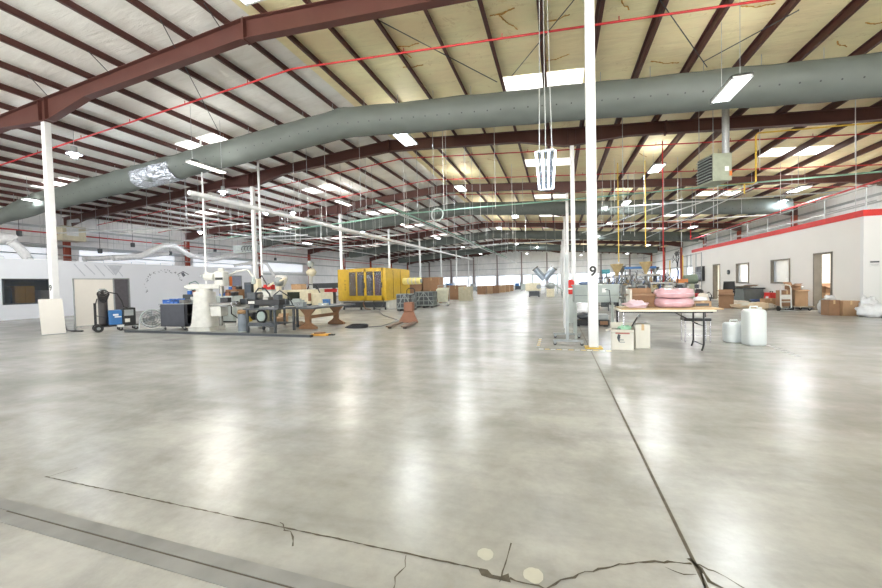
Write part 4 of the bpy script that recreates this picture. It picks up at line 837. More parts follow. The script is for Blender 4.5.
# long table behind with clutter
t = thing('steel_bench', 'second grey steel bench, right of the black machine and left of the brown trestle table', 'bench', (-8.5, 10.6, 0))
MB().bx(-.9, .3, -.4, .35, .70, .74).build('top', DGREY, t)
for x, y in ((-.83, -.36), (.25, -.36), (-.83, .3), (.25, .3)): MB().bx(x-.03, x+.03, y-.03, y+.03, 0, .7).build('leg', DGREY, t)
rnd = random.Random(9)
cl = [('toolbox', 'small grey toolbox on the second steel bench', (.05, -.1), (.42, .25, .2), LGREY), ('motor_block', 'dark motor block on the second steel bench, near its left end', (-.72, -.1), (.28, .3, .28), BLACK), ('bench_grinder', 'dark grinder on the second steel bench', (-.38, -.2), (.3, .2, .2), DGREY), ('fixture_plate', 'steel fixture plate on the second steel bench', (-.25, .15), (.3, .3, .08), STEEL)]
for nm, lab, (x, y), s, mt in cl:
    q = thing(nm, lab, 'tool', (-8.5+x, 10.6+y, .74)); MB().bx(-s[0]/2, s[0]/2, -s[1]/2, s[1]/2, 0, s[2]*.75).build('body', mt, q, bev=.01); MB().bx(-s[0]*.3, s[0]*.3, -s[1]*.3, s[1]*.3, s[2]*.75, s[2]).build('cover', mt, q); MB().cyl((-s[0]*.6, 0, s[2]*.5), (-s[0]*.5, 0, s[2]*.5), .03, 8).build('knob', CHROME, q)
carton('open tan carton on the shelf level behind the steel bench legs', (-9.75, 11.2), .4, .3, .26, .2, CARD, 2)
crumple('rag_pile', 'crumpled brown paper on the floor under the second steel bench', 'paper', (-8.6, 10.8), (.15, .12, .07), mat('brown_paper', (170, 140, 110), .8), 3)
# ------------------------------------------------------------------ trestle table
t = thing('trestle_table', 'dark topped table on two brown wooden trestles, running away from the viewer', 'table', (-7.5, 10.6, 0), -.05)
MB().bx(-.6, .45, -.98, 1.25, .64, .69).build('top', mat('dark_table_top', (82, 88, 92), .35), t, bev=.008)
for y in (-.75, .7):
    b = MB().bx(-.32, .32, y-.06, y+.06, 0, .07)
    b.ext([(-.32, .07), (.32, .07), (.14, .17), (.10, .22), (.10, .42), (.14, .48), (.30, .64), (-.30, .64), (-.14, .48), (-.10, .42), (-.10, .22), (-.14, .17)], y-.035, y+.035, 'y').build('trestle_leg', BRWOOD, t)
MB().bx(-.03, .03, -.75, .7, .32, .42).build('stretcher', BRWOOD, t)
for x, y, s, mt, nm, lab in ((-.3, -.75, (.3, .25, .16), GREYM, 'control_box', 'grey box with sloped lid on the near end of the trestle table'), (.1, -.1, (.28, .2, .09), LGREY, 'tool_case', 'pale flat case in the middle of the trestle table'), (-.2, .5, (.2, .2, .2), BLUE, 'paint_tin', 'small blue tin on the far half of the trestle table')):
    q = thing(nm, lab, 'box', (-7.5+x, 10.6+y, .69), .2); MB().bx(-s[0]/2, s[0]/2, -s[1]/2, s[1]/2, 0, s[2]*.8).build('body', mt, q, bev=.01); MB().bx(-s[0]/2-.005, s[0]/2+.005, -s[1]/2-.005, s[1]/2+.005, s[2]*.8, s[2]).build('lid', mt, q, bev=.004); MB().bx(-.04, .04, -s[1]/2-.02, -s[1]/2-.005, s[2]*.6, s[2]*.7).build('latch', CHROME, q)
# ------------------------------------------------------------------ steel on the floor
t = thing('steel_bar', 'long dark square steel bar lying on the floor in front of the machines', 'bar', (0, 0, 0)); A_, B_ = Vector((-13.4, 8.33, .032)), Vector((-6.2, 8.2, .032))
MB().bar(A_, B_, .09, .064).build('bar', DGREY, t); MB().bar(B_, B_+Vector((.03, 0, 0)), .1, .07).build('end_cap', BLACK, t)
t = thing('floor_jack_tool', 'flat yellow brown tool lying at the right end of the long steel bar', 'tool', (-6.15, 8.55, 0), .1); MB().bx(-.25, .25, -.1, .1, .0, .05).build('plate', mat('ochre_tool', (190, 140, 50), .5), t, bev=.01); MB().bx(.25, .4, -.05, .05, .01, .04).build('grip', BLACK, t); MB().bx(-.15, .1, -.08, .08, .05, .09).build('block', BRWOOD, t)
P = (-5.75, 9.9); b = MB()
for k in range(4): b.tube([(.38*(1-.08*k)*math.cos(a)+.03*k, .25*(1-.06*k)*math.sin(a), .025+.022*k) for a in [2*PI*i/22 for i in range(22)]], .02, 6, closed=True)
b = b.build('hose_coil', BLACK, None, loc=(-6.1, 10.35, 0)); tag(b, 'flat coil of black hose on the floor right of the trestle table', 'hose')
tag(MB().tube([(-5.7, 10.4, .02), (-5.4, 10.7, .02), (-5.6, 12.5, .02), (-7.2, 14.5, .02), (-8.6, 16.8, .03), (-8.9, 17.8, .25), (-8.95, 18.12, .6)], .014, 6).build('power_cable', DGREY), 'thin cable running from the hose coil to the yellow machine', 'cable')
# ------------------------------------------------------------------ yellow machine
t = thing('injection_moulding_machine', 'large yellow machine enclosure with glass doors and a pale base', 'machine', (-10.1, 19.4, 0))
def Y(x0, x1, y0, y1, z0, z1, nm, mt=YEL, par=None, bev=0): return MB().bx(x0, x1, y0, y1, z0, z1).build(nm, mt, par or t, bev)
Y(-1.75, 1.25, -.95, 2.1, 0.0, .5, 'machine_base', CREAM, bev=.02); Y(-1.55, 1.1, -1.0, -.95, .12, .42, 'base_recess', DGREY)
Y(-1.75, -1.08, -1.2, 2.2, .56, 2.28, 'left_cover', bev=.02)
for a, c in ((-1.08, .0), (.0, 1.06)):
    d = MB().bx(a, a+.07, -1.24, -1.19, .56, 2.28).bx(c-.07, c, -1.24, -1.19, .56, 2.28).bx(a, c, -1.24, -1.19, 2.1, 2.28).bx(a, c, -1.24, -1.19, .56, .78).bx((a+c)/2-.035, (a+c)/2+.035, -1.24, -1.19, .7, 2.2).build('door', YEL, t)
    for u0, u1 in ((a+.07, (a+c)/2-.035), ((a+c)/2+.035, c-.07)): MB().add([(u0, -1.215, .78), (u1, -1.215, .78), (u1, -1.215, 2.1), (u0, -1.215, 2.1)], [(0, 1, 2, 3)]).build('door_window', mat('clear_guard', (105, 106, 116), .3, alpha=.5, noise=0), d)
    MB().bx(c-.05, c-.02, -1.28, -1.24, 1.2, 1.5).build('handle', BLACK, d)
Y(1.06, 1.25, -1.2, 2.2, .56, 2.28, 'right_cover', bev=.02); Y(-1.08, 1.06, -1.2, 2.2, 2.24, 2.3, 'roof_panel'); Y(-1.08, 1.06, 2.15, 2.2, .56, 2.24, 'back_panel', mat('dull_interior', (120, 120, 128), .5))
Y(-1.75, 1.25, -1.15, 2.15, .5, .58, 'sill')
for k, x in enumerate((-.8, -.3, .35, .8)): Y(x-.13, x+.13, -.5+.2*(k % 2), .7, .7, 1.95, 'platen', [GREYM, STEEL, mat('plum_platen', (120, 60, 80), .5), LGREY][k])
for y in (-.3, .4):
    for z in (1.0, 1.7): MB().cyl((-1.05, y, z), (1.05, y, z), .06, 10).build('tie_bar', CHROME, t)
for z in (1.1, 1.25, 1.4, 1.6): Y(-1.3, -1.26, -1.22, -1.2, z, z+.06, 'button', BLACK)
Y(1.25, 1.265, -.3, -.25, .6, 2.2, 'panel_seam', mat('dark_seam', (120, 95, 30), .6))
Y(1.25, 1.265, .7, .75, .6, 2.2, 'panel_seam', mat('dark_seam', (120, 95, 30), .6)); Y(1.255, 1.27, -.9, -.6, .9, 1.5, 'side_plate', YEL)
MB().cyl((1.25, 1.2, 1.55), (2.4, 1.1, 1.55), .2, 20).build('barrel_guard', mat('pale_yellow_barrel', (238, 226, 150), .4), t); MB().cyl((2.4, 1.1, 1.55), (2.46, 1.1, 1.55), .12, 14).build('barrel_end', GREYM, t)
for k in range(3): MB().cyl((1.6+.25*k, 1.17-.022*k, 1.55), (1.68+.25*k, 1.163-.022*k, 1.55), .205, 20).build('heater_band', CREAM, t)
for x in (-1.5, -.4, .4, 1.1): MB().cyl((x, -1.02, 0), (x, -1.02, .12), .05, 10).build('levelling_foot', BLACK, t)
for x in (-.2, .4): MB().tube([(x, -1.0, .5), (x, -1.15, .35), (x+.15, -1.2, .06), (x+.5, -1.25, .03)], .03, 6).build('hose', [BRWOOD, DGREY][x > 0], t)
# ------------------------------------------------------------------ beige machines between benches and yellow machine
t = thing('injection_moulding_machine', 'long beige machine with a dark window, left of and nearer than the yellow one', 'machine', (-11.6, 14.6, 0))
MB().bx(-1.4, 1.5, -.5, .6, 0, .5).build('machine_base', BEIGE, t, bev=.02); MB().bx(-.55, 1.0, -.52, .55, .5, 1.22).build('guard', BEIGE, t, bev=.02); MB().bx(-.25, .42, -.53, -.52, .58, 1.12).build('guard_window', mat('green_black_window', (52, 58, 50), .15), t)
MB().bx(1.0, 1.5, -.45, .5, .5, 1.05).build('clamp_housing', BEIGE, t, bev=.02); MB().bx(-1.3, -.55, -.4, .4, .5, .95).build('injection_unit', mat('olive_machine', (112, 108, 82), .5), t, bev=.02)
MB().cyl((-1.0, 0, .95), (-1.0, 0, 1.35), .1, 12).build('feed_throat', GREYM, t); MB().lathe([(.1, 1.35), (.28, 1.7), (.28, 1.9), (0, 1.95)], (-1.0, 0, 0), 16).build('hopper', CREAM, t)
MB().tube([(.6, -.2, 1.22), (.7, -.2, 1.45), (1.0, -.1, 1.4), (1.2, -.1, 1.05)], .03, 6).build('hose', BLACK, t); MB().bx(.9, 1.02, -.56, -.5, .7, 1.05).build('control_handle', ORANGE, t)
carton('small brown carton on top of the beige machine with the dark window', (-11.7, 14.7), .55, .4, .26, 0, CARD, z=1.222)
t = thing('control_cabinet', 'white sheet metal control cabinet behind the black lathe', 'cabinet', (-11.4, 12.4, 0)); MB().bx(-.4, .45, -.3, .3, .45, 1.2).build('housing', CREAM, t, bev=.01); MB().bx(-.02, .02, -.31, -.3, .5, 1.15).build('door_gap', GREYM, t); MB().bx(-.35, .4, -.25, .25, 0, .45).build('stand', mat('olive_machine', (112, 108, 82), .5), t); MB().cyl((.1, -.32, .95), (.1, -.3, .95), .02, 8).build('latch', BLACK, t)
t = thing('robot_head', 'round machine head with arms above the white control cabinet', 'machine', (-11.9, 13.6, 0)); MB().bx(-.08, .08, -.08, .08, 0, 1.4).build('post', BEIGE, t); MB().blob((.0, 0, 1.6), (.24, .2, .2), 12, .12, 4).build('head', GREYM, t); MB().bar((.1, -.1, 1.6), (.45, -.1, 1.75), .07).bar((-.1, -.1, 1.6), (-.5, -.1, 1.4), .07).build('arm', BEIGE, t)
MB().tube([(-.5, -.1, 1.4), (-.8, 0, 1.7), (-1.0, .1, 1.9), (-1.3, .1, 1.7)], .03, 6).build('hose', BLACK, t)
t = thing('tall_control_pillar', 'tall beige pillar machine with dark cabinet left of the white control cabinet', 'machine', (-13.0, 13.2, 0)); MB().bx(.2, .42, -.12, .12, 0, 1.75).build('pillar', BEIGE, t, bev=.01); MB().bx(-.25, .15, -.2, .2, .6, 1.6).build('cabinet', DGREY, t, bev=.01); MB().bx(-.2, .1, -.21, -.2, 1.1, 1.5).build('screen', GLASS, t); MB().bx(-.2, .1, -.15, .15, 0, .6).build('pedestal', DGREY, t)
t = thing('drill_column', 'tall cream column machine with stacked round fittings, left of the yellow machine', 'machine', (-13.2, 17.6, 0)); MB().bx(-.3, .3, -.3, .3, 0, .2).build('base', BEIGE, t); MB().cyl((0, 0, .2), (0, 0, 2.0), .1, 12).build('column', CREAM, t)
MB().blob((.05, 0, 2.15), (.3, .22, .22), 12, .2, 6).build('head', BEIGE, t); MB().blob((0, 0, 2.62), (.2, .2, .18), 12, .2, 7).build('motor', LGREY, t); MB().cyl((0, 0, 2.3), (0, 0, 2.5), .06, 8).build('neck', BLACK, t); MB().bx(-.4, .3, -.25, .25, 1.05, 1.15).build('table', DGREY, t)
t = thing('roll_conveyor', 'dark horizontal beam conveyor behind the beige machine, reaching the yellow machine', 'conveyor', (-12.9, 19.4, 0)); MB().bx(-1.4, .95, -.15, .15, 1.25, 1.55).build('beam', DGREY, t)
for x in (-1.2, 0, .8): MB().bx(x-.05, x+.05, -.1, .1, 0, 1.25).build('leg', DGREY, t)
MB().bx(-.6, .3, -.155, -.15, 1.0, 1.2).build('red_panel', RED, t); 
P = G(252, 300); t = thing('red_gas_can', 'red tank standing behind the lathe bench by the second white column', 'tank', (-13.9, 15.2, 0)); MB().bx(-.25, .25, -.15, .15, 1.25, 1.5).build('body', RED, t, bev=.03); MB().bx(-.3, .3, -.2, .2, 0, 1.25).build('stand', LGREY, t); MB().cyl((0, 0, 1.5), (0, 0, 1.56), .04, 8).build('cap', BLACK, t)
# lockers and racks near the office wall
for k, (x, y, w_, h_, mt, lab) in enumerate(((-13.6, 11.0, .8, 1.15, DGREY, 'low dark cabinet behind the milling machine'), (-12.6, 11.6, .9, 1.05, LGREY, 'low pale cabinet behind the lathe bench left end'), (-14.8, 14.0, .7, 1.3, BRWOOD, 'brown low shelf unit behind the milling machine'))):
    t = thing('workshop_cabinet', lab, 'cabinet', (x, y, 0)); MB().bx(-w_/2, w_/2, -.25, .25, .06, h_).build('body', mt, t, bev=.01); MB().bx(-w_/2+.02, -.01, -.265, -.25, .1, h_-.04).build('door', mt, t); MB().bx(.01, w_/2-.02, -.265, -.25, .1, h_-.04).build('door', mt, t); MB().bx(-w_/2+.03, w_/2-.03, -.2, .2, 0, .06).build('plinth', BLACK, t)
    for j in range(3):
        q = thing('parts_container', 'small %s container on the %s' % (['blue', 'orange brown', 'black'][j], lab), 'container', (x-w_/3+w_/3*j, y, h_)); MB().bx(-.09, .09, -.1, .1, 0, .14).build('body', [BLUEB, ORANGE, BLACK][j], q, bev=.01); MB().bx(-.1, .1, -.11, .11, .14, .165).build('lid', [WHITE, BLACK, GREYM][j], q)
# ------------------------------------------------------------------ pallet jack
t = thing('pallet_jack', 'orange brown hand pallet jack with dark forks pointing to the viewer', 'pallet jack', (-4.72, 11.35, 0), .1)
for x in (-.28, .2):
    MB().bx(x-.08, x+.08, -1.25, .0, .055, .10).build('fork', mat('worn_fork', (112, 92, 76), .5), t, bev=.006); MB().cyl((x-.05, -1.1, .04), (x+.05, -1.1, .04), .038, 12).build('fork_wheel', BLACK, t)
MB().add([(-.37, 0, .06), (.3, 0, .06), (.12, .12, .45), (-.18, .12, .45), (-.37, .1, .06), (.3, .1, .06), (.12, .2, .45), (-.18, .2, .45)], [(0, 1, 2, 3), (7, 6, 5, 4), (0, 4, 5, 1), (1, 5, 6, 2), (2, 6, 7, 3), (3, 7, 4, 0)]).build('fork_carriage', ORANGE, t)
MB().bx(-.19, .13, .05, .3, .42, .74).build('pump_housing', ORANGE, t, bev=.03); MB().cyl((-.03, .25, .1), (-.03, .25, .5), .07, 12).build('pump_cylinder', ORANGE, t)
for x in (-.13, .07): MB().cyl((x-.025, .28, .09), (x+.025, .28, .09), .09, 16).build('steer_wheel', BLACK, t)
MB().tube([(-.03, .25, .72), (-.02, .33, .95)], .022, 8).build('tow_bar', BLACK, t); MB().tube([(-.03, .33, .95), (-.16, .35, 1.0), (-.16, .38, 1.14), (-.1, .4, 1.2), (.06, .4, 1.2), (.12, .38, 1.14), (.12, .35, 1.0), (-.03, .33, .95)], .016, 8).build('loop_handle', BLACK, t)
# ------------------------------------------------------------------ folding wire crates
def crate(P, rz, w_, d_, h_, label):
    t = thing('pallet_crate', label, 'crate', (*P, 0), rz, 'dark folding crates'); GR = mat('crate_grey', (140, 146, 142), .5)
    MB().bx(-w_/2, w_/2, -d_/2, d_/2, .1, .14).build('deck', GR, t)
    for x in (-w_/2+.08, 0, w_/2-.08): MB().bx(x-.07, x+.07, -d_/2, d_/2, 0, .1).build('runner', BLACK, t)
    for nm, f in (('front_panel', lambda u, z: (u*w_/2, -d_/2, z)), ('back_panel', lambda u, z: (u*w_/2, d_/2, z)), ('side_panel', lambda u, z: (-w_/2, u*d_/2, z)), ('side_panel', lambda u, z: (w_/2, u*d_/2, z))):
        b = MB()
        for z in (.16, .4, .64, h_): b.bar(f(-1, z), f(1, z), .035)
        for u in (-1, -.5, 0, .5, 1): b.bar(f(u, .14), f(u, h_), .035)
        b.bar(f(-1, .16), f(0, h_), .04).bar(f(0, h_), f(1, .16), .04)
        c = b.build(nm, GR, t); MB().bar(f(-.97, (h_+.16)/2), f(.97, (h_+.16)/2), .01, h_-.2).build('panel_skin', DGREY, c)
crate((-7.45, 17.7), .1, .82, .8, .85, 'nearer dark grey folding crate with X braces, behind the pallet jack')
crate((-7.3, 20.2), .1, 1.1, 1.0, .9, 'wider dark grey folding crate just behind the nearer one')
for (x, y, z, w_, h_, lab) in ((-9.3, 24, 0, .9, .95, 'lower left'), (-8.2, 24.05, 0, 1.1, .95, 'lower right'), (-9.25, 24, .95, .95, .85, 'upper left'), (-8.1, 24, .95, 1.15, .85, 'upper right')):
    carton('large brown box of the stack right of the yellow machine, '+lab, (x, y), w_, .9, h_, 0, CARDD, grp='brown box stack', z=z)
t = thing('tilt_bin_cart', 'pale beige tilted bin on a wheeled frame, right of the dark crates', 'cart', (-6.6, 21.3, 0), .15)
MB().add([(-.26, -.28, .25), (.26, -.28, .25), (.26, .25, .25), (-.26, .25, .25), (-.34, -.42, 1.0), (.34, -.42, 1.0), (.34, .42, 1.1), (-.34, .42, 1.1)], [(0, 3, 2, 1), (0, 1, 5, 4), (1, 2, 6, 5), (2, 3, 7, 6), (3, 0, 4, 7)]).build('bin', mat('pale_bin', (206, 204, 182), .5), t)
MB().bx(-.36, .36, -.4, -.34, .1, .16).bx(-.36, .36, .34, .4, .1, .16).bx(-.36, -.3, -.4, .4, .1, .25).bx(.3, .36, -.4, .4, .1, .25).build('frame', CREAM, t)
MB().tube([(-.34, .4, .2), (-.36, .45, 1.25), (.36, .45, 1.25), (.34, .4, .2)], .02, 6).build('handle', GREYM, t); MB().bx(-.12, .12, -.41, -.4, .11, .15).build('plate', WHITE, t)
for x in (-.3, .3):
    for y in (-.3, .3): caster(t, x, y, .045)
# pallet boxes down the hall
t = carton('pale pallet box with dark edging, front of the pair in mid hall', G(466, 300.5).xy, .95, .95, 1.1, 0, mat('grey_beige_box', (178, 172, 148), .7), grp='pallet boxes down the hall', name='pallet_box')
carton('brown pallet box directly behind the pale one in mid hall', (-8.2, 30.6), 1.5, 1.1, 1.2, 0, CARDD, grp='pallet boxes down the hall', name='pallet_box')
for k, (px, Y_, w_, mt) in enumerate(((482, 44, 1.0, CARDD), (488.5, 46.5, .9, CARD), (495.5, 48.4, 1.05, CARDD), (502, 52, .9, CARD), (506, 55, 1.1, CARD), (510, 60, 1.1, CARDD))):
    X_ = at(px, 285, Y_).x; carton('brown pallet box in the far row, %s from the left' % nth(k), (X_, Y_), w_, 1.0, 1.0, 0, mt, grp='pallet boxes down the hall', name='pallet_box')
for k, (px, Y_, w_, h_) in enumerate(((452, 48, 1.5, 1.4), (474, 62, 1.2, 1.3), (519, 66, 1.3, 1.2), (526, 62, 1.6, 1.1), (444, 40, 1.2, 1.3), (430, 52, 2.0, 1.6))):
    X_ = at(px, 285, Y_).x; t = thing('distant_machine', 'small distant machine on the far floor, %s' % ['left of the pallet boxes', 'behind the pallet box pair', 'dark, mid right of the far floor', 'pale, at the far right of the open lane', 'behind the tilted bin cart', 'behind the brown box stack'][k], 'machine', (X_, Y_, 0), 0, 'distant machines')
    mt = [LGREY, GREYM, DGREY, LGREY, GREYM, CREAM][k]; MB().bx(-w_/2, w_/2, -.4, .4, .1, h_*.6).build('body', mt, t, bev=.02); MB().bx(-w_/2, 0, -.3, .3, h_*.6, h_).build('head', BLUE if k in (0, 2) else mt, t); MB().cyl((w_*.2, 0, h_*.6), (w_*.2, 0, h_*1.1), .08, 8).build('stack', GREYM, t)
    for x in (-w_*.4, w_*.4): MB().bx(x-.05, x+.05, -.35, .35, 0, .1).build('foot', BLACK, t)
# ------------------------------------------------------------------ centre: rolling board, grey desk, column 9 items
t = thing('rolling_board', 'tall white rolling board seen edge on, on two caster feet left of column 9', 'board', (.2, 8.5, 0), 0)
MB().bx(-.075, -.045, -.5, .5, .35, 1.80).build('board', WHITE, t); 
for y in (-.53, .5): MB().bx(-.045, .015, y-.03, y+.03, .1, 1.86).build('post', WHITE if y > 0 else GREYM, t)
for y in (-.53, .5):
    MB().bx(-.3, .3, y-.03, y+.03, .08, .12).build('foot', GREYM, t)
    for x in (-.26, .26): caster(t, x, y, .032)
MB().bx(-.01, .01, -.5, .5, .3, .34).build('cross_rail', GREYM, t)
t = thing('steel_desk', 'grey sheet metal box desk on thin legs, directly behind column 9', 'desk', (.86, 9.25, 0))
MB().bx(-.5, .42, -.42, .42, .83, 1.2).build('body', mat('desk_grey_green', (168, 178, 176), .5), t, bev=.008); MB().bx(-.53, .45, -.45, .45, 1.2, 1.225).build('top', mat('desk_grey_green', (168, 178, 176), .5), t)
MB().bx(-.48, .40, -.425, -.42, .985, .992).build('drawer_seam', DGREY, t)
for x, y, mt in ((-.47, -.4, LGREY), (.39, -.4, BLACK), (-.47, .39, LGREY), (.39, .39, LGREY)): MB().bx(x-.025, x+.025, y-.025, y+.025, 0, .83).build('leg', mt, t)
MB().tube([(.12, -.43, 1.12), (.22, -.5, 1.1), (.24, -.5, .85), (.12, -.46, .75), (-.05, -.44, .78)], .008, 6).build('cord', BLACK, t); MB().bx(.08, .16, -.45, -.42, 1.05, 1.14).build('outlet', WHITE, t)
crumple('blue_cloth', 'small blue grey cloth heap on the grey desk, left of column 9', 'cloth', (.62, 9.1), (.14, .1, .035), mat('blue_grey_cloth', (110, 130, 165), .8), 5, z=1.225)
t = thing('red_canister', 'narrow red canister seen between the rolling board and the grey desk', 'canister', (.42, 12.5, 0)); MB().lathe([(0, .9), (.09, .9), (.1, .95), (.1, 1.3), (.05, 1.36), (0, 1.37)], n=14).build('body', RED, t); MB().bx(-.15, .15, -.15, .15, 0, .9).build('stand', LGREY, t); MB().bx(-.1, .1, -.11, -.09, 1.05, 1.1).build('band', WHITE, t)
t = thing('floor_machine', 'low black machine with mixed fittings on the floor behind the grey desk', 'machine', (.95, 11.6, 0)); MB().bx(-.5, .45, -.25, .25, .03, .2).build('base', BLACK, t, bev=.01); MB().blob((-.15, 0, .28), (.3, .2, .1), 12, .3, 5).build('hose_bundle', DGREY, t); MB().bx(.1, .42, -.2, .2, .2, .34).build('housing', GREYM, t, bev=.01); MB().bx(.2, .4, -.27, -.25, .06, .16).build('brown_panel', BRWOOD, t)
for x in (-.4, .35): MB().bx(x-.06, x+.06, -.2, .2, 0, .03).build('foot', BLACK, t)
P = (1.17, 7.75); t = carton('open white carton crammed with odds and ends beside column 9', P, .38, .3, .38, -.1, CARDW, 3)
t2 = thing('black_stick', 'black rod sticking up out of the open white carton', 'rod', (1.2, 7.75, .1), 0); MB().cyl((-.05, 0, 0), (.24, .03, .5), .012, 6).build('shaft', BLACK, t2); MB().cyl((.24, .03, .5), (.27, .03, .55), .016, 6).build('tip', GREYM, t2)
crumple('green_packaging', 'crumpled green plastic on top of the open white carton', 'packaging', (1.22, 7.78), (.12, .1, .07), mat('green_film', (150, 195, 165), .4), 8, z=.31)
crumple('scrap_heap', 'dark scrap filling the open white carton', 'scrap', (1.1, 7.73), (.08, .12, .15), DGREY, 9, z=.1)
MB().bx(-.12, .12, -.152, -.15, .3, .34).build('red_print', mat('faded_red_print', (190, 120, 105), .6), t); MB().bx(-.08, .02, -.152, -.15, .18, .2).bx(-.06, .04, -.152, -.15, .14, .155).build('small_print', GREYM, t)
carton('tall plain white carton just right of the open white one', (1.52, 7.98), .26, .3, .46, .15, CARDW)
# ------------------------------------------------------------------ folding table with pink rolls
t = thing('folding_table', 'long white folding table with black steel legs, right of column 9', 'table', (1.9, 8.05, 0))
MB().bx(-.78, .78, -.38, .38, .715, .745).build('top', mat('table_cream', (228, 222, 206), .4), t, bev=.006); MB().bx(-.74, .74, -.34, .34, .69, .715).build('apron', BLACK, t)
for y in (-.27, .27):
    MB().tube([(.62, y, .69), (.62, y, .12), (.60, y-.02, .06), (.58, y-.02, .0)], .016, 8).build('leg', BLACK, t)
MB().tube([(.62, -.27, .1), (.62, .27, .1)], .012, 6).build('cross_bar', BLACK, t); MB().tube([(.62, 0, .45), (.2, 0, .69)], .01, 6).build('brace', BLACK, t); MB().tube([(.62, -.27, .45), (.62, .27, .45)], .01, 6).build('cross_bar', BLACK, t)
for y in (-.3, .3): MB().tube([(-.7, y, .69), (-.7, y, .0)], .013, 8).build('leg', CHROME, t)
t = thing('plywood_sheet', 'tan plywood sheet lying on the white folding table and overhanging its right end', 'board', (2.1, 8.1, .747)); MB().bx(-.93, .72, -.34, .42, 0, .018).build('sheet', WOOD, t); MB().bx(-.93, .72, -.343, -.34, .002, .016).build('sheet_edge', mat('plywood_edge', (196, 160, 112), .7), t)
zt = .765
t = carton('open brown carton standing on the plywood, left of the pink rolls', (1.62, 8.3), .42, .3, .27, 0, CARDD, 4, z=zt)
MB().bx(-.25, -.21, -.2, .2, -.0, .36).build('side_flap', CARDW, t)
crumple('pink_sheet_heap', 'folded pale pink sheet on the table in front of the open brown carton', 'sheet', (1.46, 7.95), (.19, .11, .075), PINKS, 12, z=zt, rough=.4, pw=1)
def roll(z, label, seed):
    b = MB(); n = 32; vs = []; rnd = random.Random(seed); prof = [(.12, .0), (.29, .002), (.325, .02), (.335, .06), (.335, .12), (.32, .155), (.28, .168), (.12, .17), (0, .168)]
    for r, zz in prof:
        for i in range(n):
            a = 2*PI*i/n; q = r*(1+.02*math.sin(5*a+seed)+.02*math.sin(11*a+3*zz*20)+rnd.uniform(-.012, .012)); vs.append((q*math.cos(a), q*math.sin(a)*.85, zz+.01*math.sin(4*a+r*20)*(zz > .1)+rnd.uniform(0, .006)))
    b.add(vs, [(k*n+i, k*n+(i+1) % n, (k+1)*n+(i+1) % n, (k+1)*n+i) for k in range(len(prof)-1) for i in range(n)], True)
    t = thing('film_roll', label, 'roll', (2.14, 8.16, z), 0, 'pink film rolls'); b.build('roll', PINK, t); MB().tube([(.335*math.cos(a), .286*math.sin(a), .085+.01*math.sin(3*a)) for a in [2*PI*i/24 for i in range(24)]], .006, 5, closed=True).build('wrap_band', PINKS, t)
roll(zt+.005, 'lower of two fat pink wrapped rolls stacked on the table', 1); roll(zt+.185, 'upper of two fat pink wrapped rolls stacked on the table', 2)
t = carton('flat tan carton tray right of the pink rolls on the plywood', (2.64, 8.3), .28, .22, .11, 0, CARD, 0, z=zt); MB().bx(-.12, .1, -.115, -.111, .02, .07).build('dark_slot', DGREY, t)
crumple('clear_wrap', 'clear plastic wrap on the flat tan carton at the table end', 'packaging', (2.62, 8.3), (.11, .09, .04), BAG, 31, z=zt+.112)
t = thing('step_stool', 'black seat stool on thin chrome legs under and behind the folding table', 'stool', (2.72, 8.85, 0)); MB().bx(-.24, .24, -.14, .14, .44, .5).build('seat', BLACK, t, bev=.015)
for x in (-.22, .22):
    for y in (-.12, .12): MB().cyl((x, y, 0), (x, y, .44), .012, 8).build('leg', CHROME, t)
MB().bar((-.22, -.12, .15), (.22, -.12, .15), .015).build('rail', CHROME, t); MB().tube([(-.22, .12, .44), (-.22, .14, .62), (.22, .14, .62), (.22, .12, .44)], .012, 6).build('back_rail', BLACK, t)
# plastic jugs
def jug(P, w_, d_, h_, label, rz):
    t = thing('plastic_jug', label, 'jug', (*P, 0), rz, 'white plastic jugs'); b = MB(); n = 20; vs = []
    prof = [(0, .88), (.02, .97), (.06, 1), (.35, 1), (.37, .985), (.39, 1), (.72, 1), (.9, 1), (.95, .94), (.985, .8), (1.0, .3)]
    for z, r in prof: vs += [(math.copysign(abs(math.cos(a))**.55, math.cos(a))*r*w_/2, math.copysign(abs(math.sin(a))**.55, math.sin(a))*r*d_/2, z*h_) for a in [2*PI*(i+.5)/n for i in range(n)]]
    b.add(vs, [(k*n+i, k*n+(i+1) % n, (k+1)*n+(i+1) % n, (k+1)*n+i) for k in range(len(prof)-1) for i in range(n)], True); b.add(vs[-n:], [tuple(range(n))]).add(vs[:n], [tuple(range(n-1, -1, -1))]); b.build('body', PLAST, t)
    MB().tube([(-.07, 0, h_*.99), (-.06, 0, h_+.045), (.06, 0, h_+.045), (.07, 0, h_*.99)], .014, 8).build('handle', PLAST, t); MB().cyl((w_*.33, 0, h_*.9), (w_*.33, 0, h_+.025), .03, 12).build('cap', WHITE, t)
jug((3.42, 8.95), .33, .3, .40, 'shorter white plastic jug on the floor, left of the tall one', .1); jug((3.62, 8.62), .34, .32, .70, 'tall translucent white plastic jug on the open floor', .2)
